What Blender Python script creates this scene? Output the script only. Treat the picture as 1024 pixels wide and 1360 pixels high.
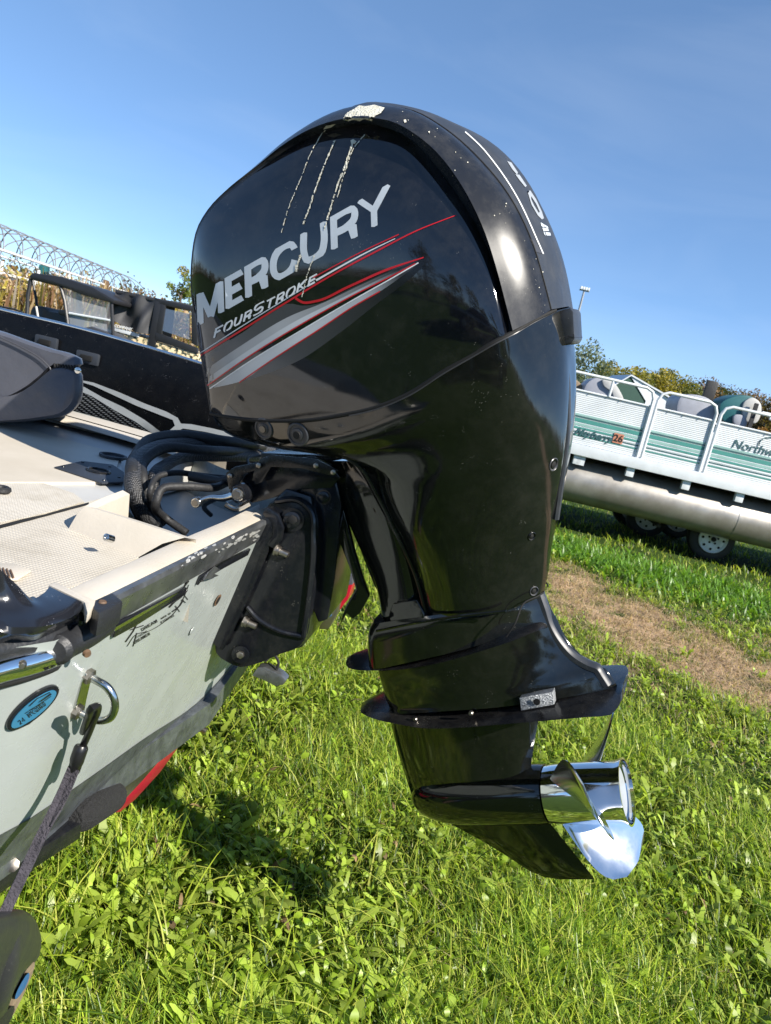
import bpy, bmesh, math, random
import numpy as np
from mathutils import Vector, Matrix
from mathutils.bvhtree import BVHTree
from mathutils.geometry import delaunay_2d_cdt
random.seed(7); RNG = np.random.default_rng(7)
SC = bpy.context.scene
for o in list(bpy.data.objects): bpy.data.objects.remove(o)
rad = math.radians

# ------------------------------------------------------------------ camera
FPX, CAM_H, PITCH, ROLL = 960.0, 1.45, rad(10.35), rad(13.0)
CF = Vector((0, math.cos(PITCH), -math.sin(PITCH)))
_r0 = Vector((1, 0, 0)); _u0 = Vector((0, math.sin(PITCH), math.cos(PITCH)))
CR = math.cos(ROLL)*_r0 + math.sin(ROLL)*_u0
CU = -math.sin(ROLL)*_r0 + math.cos(ROLL)*_u0
CC = Vector((0, 0, CAM_H))
cam = bpy.data.cameras.new('camera'); camo = bpy.data.objects.new('camera', cam)
SC.collection.objects.link(camo); SC.camera = camo
camo.matrix_world = Matrix(((CR.x, CU.x, -CF.x, CC.x), (CR.y, CU.y, -CF.y, CC.y), (CR.z, CU.z, -CF.z, CC.z), (0, 0, 0, 1)))
cam.sensor_fit = 'VERTICAL'; cam.sensor_height = 36.0; cam.lens = FPX/1360*36.0
cam.clip_start = 0.05; cam.clip_end = 3000
cam.dof.use_dof = True; cam.dof.focus_distance = 1.4; cam.dof.aperture_fstop = 14.0

# directions of the boats: A = aft, T = starboard (away from the viewer)
TAZ = rad(6.8)
T = Vector((math.sin(TAZ), math.cos(TAZ), 0)); A = Vector((math.cos(TAZ), -math.sin(TAZ), 0)); Z = Vector((0, 0, 1))

# ------------------------------------------------------------------ light
SUN_AZ, SUN_EL = rad(-29), rad(37)
to_sun = math.cos(SUN_EL)*(math.cos(SUN_AZ)*A + math.sin(SUN_AZ)*T) + math.sin(SUN_EL)*Z
W = bpy.data.worlds.new('World'); SC.world = W; W.use_nodes = True
nt = W.node_tree; bg = nt.nodes['Background']
sky = nt.nodes.new('ShaderNodeTexSky'); sky.sky_type = 'NISHITA'; sky.sun_disc = False
sky.sun_elevation = SUN_EL; sky.sun_rotation = math.atan2(to_sun.x, to_sun.y)
sky.air_density = 1.0; sky.dust_density = 0.0; sky.ozone_density = 6.0; sky.altitude = 5000
hs_ = nt.nodes.new('ShaderNodeHueSaturation'); hs_.inputs['Saturation'].default_value = 1.13
gm = nt.nodes.new('ShaderNodeGamma'); gm.inputs[1].default_value = .66; nt.links.new(sky.outputs[0], gm.inputs[0]); nt.links.new(gm.outputs[0], hs_.inputs['Color']); 
# faint high haze streaks
tcw = nt.nodes.new('ShaderNodeTexCoord'); mpw = nt.nodes.new('ShaderNodeMapping'); mpw.inputs['Scale'].default_value = (1.2, 1.6, 5.0); mpw.inputs['Rotation'].default_value = (.2, .25, .3); nt.links.new(tcw.outputs['Generated'], mpw.inputs[0])
nzw = nt.nodes.new('ShaderNodeTexNoise'); nzw.inputs['Scale'].default_value = 2.2; nzw.inputs['Detail'].default_value = 7; nzw.inputs['Distortion'].default_value = .6; nt.links.new(mpw.outputs[0], nzw.inputs['Vector'])
mrw = nt.nodes.new('ShaderNodeMapRange'); nt.links.new(nzw.outputs[0], mrw.inputs[0]); mrw.inputs[1].default_value = .42; mrw.inputs[2].default_value = .8; mrw.inputs[3].default_value = 0.; mrw.inputs[4].default_value = .09
mxw = nt.nodes.new('ShaderNodeMix'); mxw.data_type = 'RGBA'; nt.links.new(mrw.outputs[0], mxw.inputs[0]); nt.links.new(hs_.outputs[0], mxw.inputs[6]); mxw.inputs[7].default_value = (3.2, 3.5, 3.8, 1); nt.links.new(mxw.outputs[2], bg.inputs[0]); bg.inputs[1].default_value = 0.15
sl = bpy.data.lights.new('sun', 'SUN'); sl.energy = 4.1; sl.angle = rad(0.5); sl.color = (1.0, 0.94, 0.84)
so = bpy.data.objects.new('sun', sl); SC.collection.objects.link(so)
so.rotation_mode = 'QUATERNION'; so.rotation_quaternion = to_sun.to_track_quat('Z', 'Y'); so.location = (20, 20, 30)
SC.view_settings.view_transform = 'Standard'; SC.view_settings.look = 'None'
SC.view_settings.exposure = 1.22; SC.view_settings.gamma = 1.0; SC.view_settings.use_curve_mapping = False
SC.render.engine = 'CYCLES'; SC.cycles.max_bounces = 8; SC.cycles.transparent_max_bounces = 12
SC.cycles.use_denoising = True

# ------------------------------------------------------------------ projection helpers
def ray(px, py): return CF + (px-512)/FPX*CR - (py-680)/FPX*CU
def on_plane(px, py, p, n):
    r = ray(px, py); return CC + r*((p-CC).dot(n)/r.dot(n))
def on_z(px, py, z): return on_plane(px, py, Vector((0, 0, z)), Z)
def on_y(px, py, y): return on_plane(px, py, Vector((0, y, 0)), Vector((0, 1, 0)))
def proj(P):
    q = P-CC; z = q.dot(CF); return 512+FPX*q.dot(CR)/z, 680-FPX*q.dot(CU)/z

# engine frame: x = aft, y = starboard, z = up, tilted and steered
TH, PS = rad(29), rad(16)
_d0 = math.cos(TH)*A + math.sin(TH)*Z
EU = -math.sin(TH)*A + math.cos(TH)*Z
ED = math.cos(PS)*_d0 - math.sin(PS)*T
EY = math.cos(PS)*T + math.sin(PS)*_d0
EO = CC + ray(600, 800)*1.5
EM = Matrix(((ED.x, EY.x, EU.x, EO.x), (ED.y, EY.y, EU.y, EO.y), (ED.z, EY.z, EU.z, EO.z), (0, 0, 0, 1)))
def E(px, py, wref, w=None):
    """engine-local point: seen at the pixel on the sheet wref to port, placed w to port"""
    P = on_plane(px, py, EO-EY*wref, EY) - EO
    return Vector((P.dot(ED), -(wref if w is None else w), P.dot(EU)))

# boat frame: origin on the centre line of the transom top
BC = EM @ E(430, 700, 0)
BM = Matrix(((A.x, T.x, 0, BC.x), (A.y, T.y, 0, BC.y), (0, 0, 1, 0), (0, 0, 0, 1)))
BMI = BM.inverted()
RK = rad(12); TN = A*math.cos(RK) - Z*math.sin(RK)
TP = on_plane(355, 690, BC-T*.14, T)
def Bz(px, py, z): return BMI @ on_z(px, py, z)
def By(px, py, y): return BMI @ on_plane(px, py, BC+T*y, T)
def Bt(px, py, off=0): return BMI @ on_plane(px, py, TP+TN*off, TN)

# ------------------------------------------------------------------ materials
def new_mat(name):
    m = bpy.data.materials.new(name); m.use_nodes = True
    return m, m.node_tree, m.node_tree.nodes['Principled BSDF']
def N(nt, kind, **kw):
    n = nt.nodes.new(kind)
    for k, v in kw.items():
        if k in n.inputs.keys(): n.inputs[k].default_value = v
        else: setattr(n, k, v)
    return n
def ramp(nt, fac, stops):
    r = nt.nodes.new('ShaderNodeValToRGB'); cr = r.color_ramp
    while len(cr.elements) < len(stops): cr.elements.new(0.5)
    for e, (p, c) in zip(cr.elements, stops): e.position = p; e.color = (*c, 1) if len(c) == 3 else c
    nt.links.new(fac, r.inputs[0]); return r.outputs[0]
def mat(name, col, rough=.5, metal=0., col2=None, scale=8., amt=.5, rvar=0., bump=0., bscale=60., specks=0., speck_col=(.35,.34,.3), coat=0., spec=None, dust=0.):
    m, t, b = new_mat(name); L = t.links.new
    tc = N(t, 'ShaderNodeTexCoord'); co = tc.outputs['Object']
    b.inputs['Roughness'].default_value = rough; b.inputs['Metallic'].default_value = metal
    if coat: b.inputs['Coat Weight'].default_value = coat; b.inputs['Coat Roughness'].default_value = .03
    if spec is not None: b.inputs['Specular IOR Level'].default_value = spec
    out = None
    if col2 is None: col2 = tuple(c*.75 for c in col)
    n1 = N(t, 'ShaderNodeTexNoise', Scale=scale, Detail=6.0, Roughness=.6); L(co, n1.inputs['Vector'])
    lo = .5-.5*amt*.6; hi = .5+.5*amt*.6
    out = ramp(t, n1.outputs[0], [(max(0, .5-.3*1), col2), (min(1, .5+.3*(1.2-amt)), col)])
    if dust:
        nd = N(t, 'ShaderNodeTexNoise', Scale=22., Detail=8.0, Roughness=.75); L(co, nd.inputs['Vector'])
        f = ramp(t, nd.outputs[0], [(.45, (0,0,0)), (.8, (dust,)*3)])
        mx = N(t, 'ShaderNodeMix', data_type='RGBA'); L(f, mx.inputs[0]); L(out, mx.inputs[6]); mx.inputs[7].default_value = (.28,.26,.22,1); out = mx.outputs[2]
    if specks:
        v = N(t, 'ShaderNodeTexVoronoi', Scale=260.); L(co, v.inputs['Vector'])
        nn = N(t, 'ShaderNodeTexNoise', Scale=30., Detail=3.0); L(co, nn.inputs['Vector'])
        a = N(t, 'ShaderNodeMath', operation='LESS_THAN'); L(v.outputs['Distance'], a.inputs[0]); a.inputs[1].default_value = .16
        c = N(t, 'ShaderNodeMath', operation='GREATER_THAN'); L(nn.outputs[0], c.inputs[0]); c.inputs[1].default_value = .68-specks*.06
        d = N(t, 'ShaderNodeMath', operation='MULTIPLY'); L(a.outputs[0], d.inputs[0]); L(c.outputs[0], d.inputs[1])
        e = N(t, 'ShaderNodeMath', operation='MULTIPLY'); L(d.outputs[0], e.inputs[0]); e.inputs[1].default_value = .38
        mx = N(t, 'ShaderNodeMix', data_type='RGBA'); L(e.outputs[0], mx.inputs[0]); L(out, mx.inputs[6]); mx.inputs[7].default_value = (*speck_col,1); out = mx.outputs[2]
    L(out, b.inputs['Base Color'])
    if rvar:
        n2 = N(t, 'ShaderNodeTexNoise', Scale=scale*2.3, Detail=8.0, Roughness=.7); L(co, n2.inputs['Vector'])
        mr = N(t, 'ShaderNodeMapRange'); L(n2.outputs[0], mr.inputs[0]); mr.inputs[1].default_value=.3; mr.inputs[2].default_value=.75
        mr.inputs[3].default_value = max(.02, rough-rvar*.4); mr.inputs[4].default_value = min(1, rough+rvar); L(mr.outputs[0], b.inputs['Roughness'])
    if bump:
        n3 = N(t, 'ShaderNodeTexNoise', Scale=bscale, Detail=4.0); L(co, n3.inputs['Vector'])
        bp = N(t, 'ShaderNodeBump', Strength=bump, Distance=.01); L(n3.outputs[0], bp.inputs['Height']); L(bp.outputs[0], b.inputs['Normal'])
    return m

M = {}
M['cowl'] = mat('gloss_navy_black', (.0045,.0055,.009), .05, col2=(.003,.0035,.005), rvar=.03, specks=.5, dust=.06, spec=.85, scale=6)
M['cowlband'] = mat('satin_navy_black', (.012,.015,.022), .25, col2=(.012,.013,.017), rvar=.1, specks=.6, dust=.12, spec=.28, scale=6)
M['spine'] = mat('charcoal_plastic', (.03,.034,.042), .38, rvar=.1, specks=.7, dust=.1)
M['black'] = mat('gloss_black_paint', (.006,.007,.0062), .07, col2=(.004,.0045,.004), rvar=.05, specks=.6, dust=.035, spec=.8)
M['black2'] = mat('satin_black_paint', (.008,.008,.009), .22, rvar=.15, specks=.6, dust=.1)
M['iron'] = mat('black_cast_bracket', (.007,.008,.011), .13, rvar=.12, specks=.6, bump=.04, bscale=50, dust=.06)
M['slate'] = mat('dark_slate_plastic', (.03,.035,.045), .5)
M['rubber'] = mat('black_rubber', (.016,.016,.017), .55, rvar=.15, bump=.2, bscale=120)
M['gap'] = mat('dark_gap', (.003,.003,.003), .8)
M['sealline'] = mat('worn_seam_edge', (.06,.06,.065), .3, rvar=.2)
M['steel'] = mat('stainless_steel', (.72,.72,.7), .16, 1., col2=(.55,.55,.53), rvar=.12)
M['chrome'] = mat('polished_steel', (.86,.87,.87), .045, 1., col2=(.78,.79,.8), rvar=.07)
M['chrome2'] = mat('brushed_blade_steel', (.86,.87,.88), .16, 1., col2=(.78,.79,.8), rvar=.06)
M['bolt'] = mat('dull_bolt_steel', (.42,.38,.32), .35, 1., col2=(.24,.22,.2), rvar=.2)
M['anode'] = mat('cast_zinc', (.5,.53,.56), .4, .8, col2=(.03,.03,.035), scale=420, rvar=.2, bump=.6, bscale=400)
M['letter'] = mat('silver_lettering', (.55,.6,.64), .3, 0, col2=(.46,.5,.55), rvar=.1)
M['white'] = mat('white_print', (.75,.77,.78), .35)
M['red'] = mat('red_print', (.55,.012,.02), .3)
def fade(name, stops):
    m, t, b = new_mat(name); tc = N(t, 'ShaderNodeTexCoord'); sx = N(t, 'ShaderNodeSeparateXYZ'); t.links.new(tc.outputs['Object'], sx.inputs[0])
    mr = N(t, 'ShaderNodeMapRange'); t.links.new(sx.outputs[0], mr.inputs[0]); mr.inputs[1].default_value = -.34; mr.inputs[2].default_value = .16
    t.links.new(ramp(t, mr.outputs[0], stops), b.inputs['Base Color']); b.inputs['Roughness'].default_value = .2; return m
M['fadeA'] = fade('silver_to_black_print', [(0,(.04,.042,.045)),(.22,(.28,.29,.3)),(.5,(.4,.41,.43)),(.72,(.26,.27,.28)),(1,(.01,.01,.012))])
M['fadeB'] = fade('grey_to_black_print', [(0,(.02,.021,.024)),(.3,(.085,.088,.095)),(.7,(.045,.047,.052)),(1,(.006,.006,.008))])
M['fadeC'] = fade('light_silver_print', [(0,(.1,.105,.11)),(.2,(.42,.44,.46)),(.6,(.55,.57,.6)),(.85,(.4,.42,.45)),(1,(.03,.03,.035))])
M['darkred'] = mat('dull_red_print', (.16,.01,.015), .3)
M['grey1'] = mat('silver_print', (.36,.38,.4), .25, col2=(.28,.3,.31))
M['grey2'] = mat('mid_grey_print', (.16,.17,.18), .2, col2=(.12,.13,.14))
M['grey3'] = mat('dark_grey_print', (.05,.053,.06), .15)
M['dropping'] = mat('dried_bird_dropping', (.75,.73,.64), .8, col2=(.5,.46,.33), scale=120, bump=.6, bscale=300)
M['alu'] = mat('scratched_aluminium', (.36,.37,.38), .3, .85, col2=(.12,.13,.14), scale=14, rvar=.25, bump=.08, bscale=90)
M['chip'] = mat('bare_chipped_metal', (.85,.85,.83), .35, .6, col2=(.6,.6,.58), scale=90)
M['gel'] = mat('cream_gelcoat', (.58,.525,.445), .45, col2=(.46,.41,.33), scale=5, bump=.05, bscale=200, specks=.4, speck_col=(.25,.18,.1))
M['gelshade'] = mat('grey_shaded_gelcoat', (.5,.49,.46), .4, col2=(.4,.39,.37))  # greyed gelcoat: shade on hatch and well floor is put into the colour
M['hullgel'] = mat('pale_green_grey_hull', (.345,.375,.36), .22, col2=(.28,.305,.295), scale=6, rvar=.25, specks=.2, bump=.03, bscale=30)
M['keel'] = mat('dull_metallic_hull_bottom', (.2,.22,.24), .3, .6, col2=(.04,.045,.05), scale=26, rvar=.2, bump=.2, bscale=60)
M['capblack'] = mat('black_rubrail_cap', (.02,.021,.024), .42, rvar=.15, specks=1, bump=.15, bscale=220)
M['gunwale'] = mat('metalflake_black', (.012,.013,.017), .16, rvar=.1, specks=1, speck_col=(.5,.5,.55), spec=.7)
M['redframe'] = mat('red_trailer_paint', (.36,.01,.03), .3, col2=(.26,.008,.02), rvar=.1)
M['carpet'] = mat('black_bunk_carpet', (.02,.02,.021), .95, col2=(.006,.006,.006), scale=160, bump=1., bscale=260)
M['web'] = mat('grey_webbing', (.065,.058,.072), .85, col2=(.02,.018,.024), scale=60, bump=.8, bscale=300)
M['hook'] = mat('black_coated_hook', (.012,.012,.013), .3, rvar=.2)
M['vinyl'] = mat('grey_vinyl', (.075,.078,.095), .42, col2=(.06,.062,.075), bump=.25, bscale=30)
M['vinyl2'] = mat('dark_grey_vinyl', (.05,.052,.062), .45, bump=.2, bscale=40)
M['blue'] = mat('sky_blue_emblem', (.035,.17,.29), .12, col2=(.03,.14,.25))
M['brown'] = mat('rust_brown', (.16,.09,.045), .7, col2=(.07,.045,.03), scale=60)
M['tan'] = mat('dirty_tan', (.3,.22,.14), .8, col2=(.12,.09,.06), scale=60)
M['bluestripe'] = mat('bright_blue_plastic', (.03,.13,.32), .5)
M['grip'] = mat('moulded_grip_rubber', (.03,.031,.034), .36, rvar=.15, bump=.08, bscale=90, specks=.8)
M['redlens'] = mat('red_lamp_lens', (.4,.01,.03), .2)

# ------------------------------------------------------------------ object helpers
COL = SC.collection
MW = {}
def tag(o, label=None, cat=None, group=None, kind=None):
    for k, v in (('label', label), ('category', cat), ('group', group), ('kind', kind)):
        if v: o[k] = v
    return o
def thing(name, label, cat, mtx=None, group=None):
    o = bpy.data.objects.new(name, None); COL.objects.link(o); o.empty_display_size = .1
    mtx = mtx or Matrix.Identity(4)
    o.matrix_world = mtx; MW[o.name] = mtx.copy()
    return tag(o, label, cat, group)
def root_of(p):
    while p.parent: p = p.parent
    return p
class MB:
    def __init__(s): s.v = []; s.f = []
    def add(s, vs, fs):
        o = len(s.v); s.v += [Vector(v) for v in vs]; s.f += [tuple(i+o for i in f) for f in fs]; return s
    def tf(s, m): s.v = [m @ v for v in s.v]; return s
    def box(s, c, d, m=None, b=0):
        x, y, z = [k/2 for k in d]
        vs = [Vector((sx*x, sy*y, sz*z)) for sx in (-1, 1) for sy in (-1, 1) for sz in (-1, 1)]
        fs = [(0,1,3,2),(4,6,7,5),(0,4,5,1),(2,3,7,6),(0,2,6,4),(1,5,7,3)]
        c = Vector(c); vs = [((m @ v) if m else v)+c for v in vs]
        return s.add(vs, fs)
    def tube(s, pts, r, n=10, closed=False, caps=True, flat=None):
        pts = [Vector(p) for p in pts]; k = len(pts)
        rs = r if isinstance(r, (list, tuple)) else [r]*k
        ref = Vector((.13, .31, .94)); prev = None; vs = []
        for i, p in enumerate(pts):
            a = pts[(i-1) % k] if (i or closed) else p; b = pts[(i+1) % k] if (i < k-1 or closed) else p
            t = (b-a).normalized()
            if prev is None:
                x = t.cross(ref); x = x if x.length > .1 else t.cross(Vector((1,0,0)))
            else: x = prev - t*prev.dot(t)
            x.normalize(); y = t.cross(x); prev = x
            for j in range(n):
                an = 2*math.pi*j/n
                vs.append(p + (x*math.cos(an)*(flat or 1) + y*math.sin(an))*rs[i])
        fs = []
        for i in range(k if closed else k-1):
            for j in range(n):
                a = i*n+j; b = i*n+(j+1) % n; c = ((i+1) % k)*n+(j+1) % n; d = ((i+1) % k)*n+j
                fs.append((a, b, c, d))
        if caps and not closed: fs += [tuple(range(n))[::-1], tuple((k-1)*n+j for j in range(n))]
        return s.add(vs, fs)
    def disc(s, c, ax, prof, n=24):
        """lathe: prof = [(distance along ax, radius)...]"""
        ax = Vector(ax).normalized(); x = ax.cross(Vector((.2,.1,.97)) if abs(ax.z) < .9 else Vector((1,0,0))).normalized(); y = ax.cross(x); c = Vector(c)
        vs = []; fs = []
        for d, r in prof:
            for j in range(n):
                a = 2*math.pi*j/n; vs.append(c+ax*d+(x*math.cos(a)+y*math.sin(a))*max(r, 1e-5))
        for i in range(len(prof)-1):
            for j in range(n): fs.append((i*n+j, i*n+(j+1) % n, (i+1)*n+(j+1) % n, (i+1)*n+j))
        fs.append(tuple(range(n))[::-1]); fs.append(tuple((len(prof)-1)*n+j for j in range(n)))
        return s.add(vs, fs)
    def prism(s, poly, off):
        """closed polygon (3-D points) pushed along the vector off"""
        n = len(poly); poly = [Vector(p) for p in poly]; off = Vector(off)
        fs = [tuple(range(n)), tuple(range(2*n-1, n-1, -1))] + [(i, i+n, (i+1) % n+n, (i+1) % n) for i in range(n)]
        return s.add(poly + [p+off for p in poly], fs)
    def grid(s, rows, closed=False):
        n = len(rows[0]); fs = []
        for i in range(len(rows)-1):
            for j in range(n if closed else n-1):
                fs.append((i*n+j, i*n+(j+1) % n, (i+1)*n+(j+1) % n, (i+1)*n+j))
        return s.add([v for r in rows for v in r], fs)
    def build(s, name, m, parent=None, smooth=True, bevel=0, world=False, weld=0, angle=40, sub=0, label=None, kind=None):
        """vertices are in the thing's own frame (world=True: given in world space)"""
        vs = s.v
        if world and parent:
            inv = MW[root_of(parent).name].inverted(); vs = [inv @ v for v in vs]
        me = bpy.data.meshes.new(name); me.from_pydata([tuple(v) for v in vs], [], s.f)
        bm = bmesh.new(); bm.from_mesh(me)
        if weld: bmesh.ops.remove_doubles(bm, verts=bm.verts, dist=weld)
        bmesh.ops.recalc_face_normals(bm, faces=bm.faces)
        if bevel:
            es = [e for e in bm.edges if len(e.link_faces) == 2 and e.calc_face_angle(0) > rad(30)]
            bmesh.ops.bevel(bm, geom=es, offset=bevel, segments=2, affect='EDGES', profile=.6, clamp_overlap=True)
        if smooth:
            for f in bm.faces: f.smooth = True
            for e in bm.edges:
                if len(e.link_faces) == 2 and e.calc_face_angle(0) > rad(angle): e.smooth = False
        bm.to_mesh(me); bm.free()
        me.materials.append(m)
        o = bpy.data.objects.new(name, me); COL.objects.link(o)
        if parent: o.parent = parent
        if sub:
            md = o.modifiers.new('s', 'SUBSURF'); md.levels = md.render_levels = sub
        if label: o['label'] = label
        if kind: o['kind'] = kind
        return o
def cr(pts, n, closed=False):
    """Catmull-Rom through points of any dimension, n samples by chord length"""
    P = np.array([tuple(p) for p in pts], float)
    if len(P) == 2: P = np.array([P[0], (P[0]+P[1])/2, P[1]])
    if closed: P = np.vstack([P, P[:1]])
    d = np.sqrt(np.linalg.norm(np.diff(P, axis=0), axis=1)+1e-9)**1.4; t = np.concatenate([[0], np.cumsum(d)])
    out = []
    ln = np.concatenate([[0], np.cumsum(np.linalg.norm(np.diff(P, axis=0), axis=1))])
    K = len(P)
    dense = []
    for i in range(K-1):
        p1, p2 = P[i], P[i+1]
        p0 = P[i-1] if i else (P[-2] if closed else 2*p1-p2); p3 = P[i+2] if i+2 < K else (P[1] if closed else 2*p2-p1)
        h0 = np.linalg.norm(p1-p0)+1e-9; h1 = np.linalg.norm(p2-p1)+1e-9; h2 = np.linalg.norm(p3-p2)+1e-9
        m1 = ((p2-p1)/h1*h0 + (p1-p0)/h0*h1)/(h0+h1)*h1; m2 = ((p3-p2)/h2*h1 + (p2-p1)/h1*h2)/(h1+h2)*h1
        for s in np.linspace(0, 1, 16, endpoint=False):
            s2, s3 = s*s, s*s*s
            dense.append((2*s3-3*s2+1)*p1+(s3-2*s2+s)*m1+(-2*s3+3*s2)*p2+(s3-s2)*m2)
    dense.append(P[-1]); D = np.array(dense)
    L = np.concatenate([[0], np.cumsum(np.linalg.norm(np.diff(D, axis=0), axis=1))])
    q = np.linspace(0, L[-1], n, endpoint=not closed)
    R = np.stack([np.interp(q, L, D[:, k]) for k in range(D.shape[1])], 1)
    return [Vector(r) if len(r) == 3 else r for r in R]
def ering(pts, n): return cr([E(*p) for p in pts], n)
def interp_rings(rings, sub):
    R = np.array([[tuple(v) for v in r] for r in rings]); out = []
    for i in range(len(R)-1):
        p1, p2 = R[i], R[i+1]; p0 = R[i-1] if i else 2*p1-p2; p3 = R[i+2] if i+2 < len(R) else 2*p2-p1
        h0 = np.linalg.norm(p1-p0, axis=1, keepdims=True)+1e-6; h1 = np.linalg.norm(p2-p1, axis=1, keepdims=True)+1e-6; h2 = np.linalg.norm(p3-p2, axis=1, keepdims=True)+1e-6
        m1 = ((p2-p1)/h1*h0+(p1-p0)/h0*h1)/(h0+h1)*h1; m2 = ((p3-p2)/h2*h1+(p2-p1)/h1*h2)/(h1+h2)*h1
        for s in np.linspace(0, 1, sub, endpoint=False):
            s2, s3 = s*s, s*s*s
            out.append((2*s3-3*s2+1)*p1+(s3-2*s2+s)*m1+(-2*s3+3*s2)*p2+(s3-s2)*m2)
    out.append(R[-1]); return [[Vector(v) for v in r] for r in out]
def mirror(rows): return [[Vector((v.x, -v.y, v.z)) for v in r] for r in rows]
def both(mb, rows):
    mb.grid(rows); mb.grid(mirror(rows)); return mb
def shell(rings, n=40, sub=4, cap0=True, cap1=True):
    """closed shell from port-side rings that run front midline -> back midline"""
    rows = interp_rings([ering(r, n) for r in rings], sub); mb = MB(); both(mb, rows)
    for c, r in ((cap0, rows[0]), (cap1, rows[-1])):
        if c:
            loop = r + [Vector((v.x, -v.y, v.z)) for v in r[1:-1]][::-1]; mb.add(loop, [tuple(range(len(loop)))])
    return mb

# decals: flat shapes laid on a curved surface
class Surf:
    def __init__(s, objs):
        vs = []; fs = []
        for o in objs:
            m = MW[root_of(o).name]; k = len(vs)
            vs += [m @ v.co for v in o.data.vertices]; fs += [tuple(i+k for i in p.vertices) for p in o.data.polygons]
        s.b = BVHTree.FromPolygons(vs, fs)
    def hit(s, px, py):
        r = ray(px, py).normalized(); h = s.b.ray_cast(CC, r)
        if h[0] is None: return None
        n = h[1] if h[1].dot(r) < 0 else -h[1]
        return h[0], n
def inside(p, poly):
    x, y = p; c = False; j = len(poly)-1
    for i in range(len(poly)):
        xi, yi = poly[i]; xj, yj = poly[j]
        if (yi > y) != (yj > y) and x < (xj-xi)*(y-yi)/(yj-yi+1e-12)+xi: c = not c
        j = i
    return c
def decal(name, polys, surf, off, m, parent, step=7, minus=(), label=None):
    pts = []; edges = []
    for pl in list(polys)+list(minus):
        k = len(pts); q = []
        for i in range(len(pl)):
            a = pl[i]; b = pl[(i+1) % len(pl)]; L = math.hypot(b[0]-a[0], b[1]-a[1]); nn = max(1, int(L/step))
            q += [(a[0]+(b[0]-a[0])*t/nn, a[1]+(b[1]-a[1])*t/nn) for t in range(nn)]
        pts += q; edges += [(k+i, k+(i+1) % len(q)) for i in range(len(q))]
    xs = [p[0] for p in pts]; ys = [p[1] for p in pts]
    x = min(xs)
    while x < max(xs):
        y = min(ys)
        while y < max(ys):
            if any(inside((x, y), pl) for pl in polys): pts.append((x+random.uniform(-.2,.2)*step*.5, y+random.uniform(-.2,.2)*step*.5))
            y += step
        x += step
    r = delaunay_2d_cdt([Vector(p) for p in pts], edges, [], 0, 1e-4)
    V, F = r[0], r[2]; mb = MB(); hits = []
    for v in V: hits.append(surf.hit(v.x, v.y))
    fs = []
    for f in F:
        c = (sum(V[i].x for i in f)/3, sum(V[i].y for i in f)/3)
        if any(inside(c, pl) for pl in polys) and not any(inside(c, pl) for pl in minus) and all(hits[i] for i in f):
            ds = [(hits[i][0]-CC).length for i in f]
            if max(ds)-min(ds) < .06: fs.append(f)
    used = sorted({i for f in fs for i in f}); mp = {i: k for k, i in enumerate(used)}
    mb.add([hits[i][0]+hits[i][1]*off for i in used], [tuple(mp[i] for i in f) for f in fs])
    return mb.build(name, m, parent, world=True, label=label)
def ribbon(pts, w):
    """polygon of a stroke in the picture plane; w = width or list"""
    P = [np.array(p, float) for p in pts]; n = len(P); ws = w if isinstance(w, (list, tuple)) else [w]*n
    l = []; r = []
    for i in range(n):
        a = P[max(0, i-1)]; b = P[min(n-1, i+1)]; t = b-a; t = t/np.linalg.norm(t); nn = np.array((-t[1], t[0]))
        if 0 < i < n-1:
            t1 = P[i]-P[i-1]; t1 = t1/np.linalg.norm(t1); n1 = np.array((-t1[1], t1[0])); k = 1/max(.5, nn@n1)
        else: k = 1
        l.append(tuple(P[i]+nn*ws[i]/2*k)); r.append(tuple(P[i]-nn*ws[i]/2*k))
    return l+r[::-1]
def curve2(pts, n=24): return [tuple(p) for p in cr(pts, n)]

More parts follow.
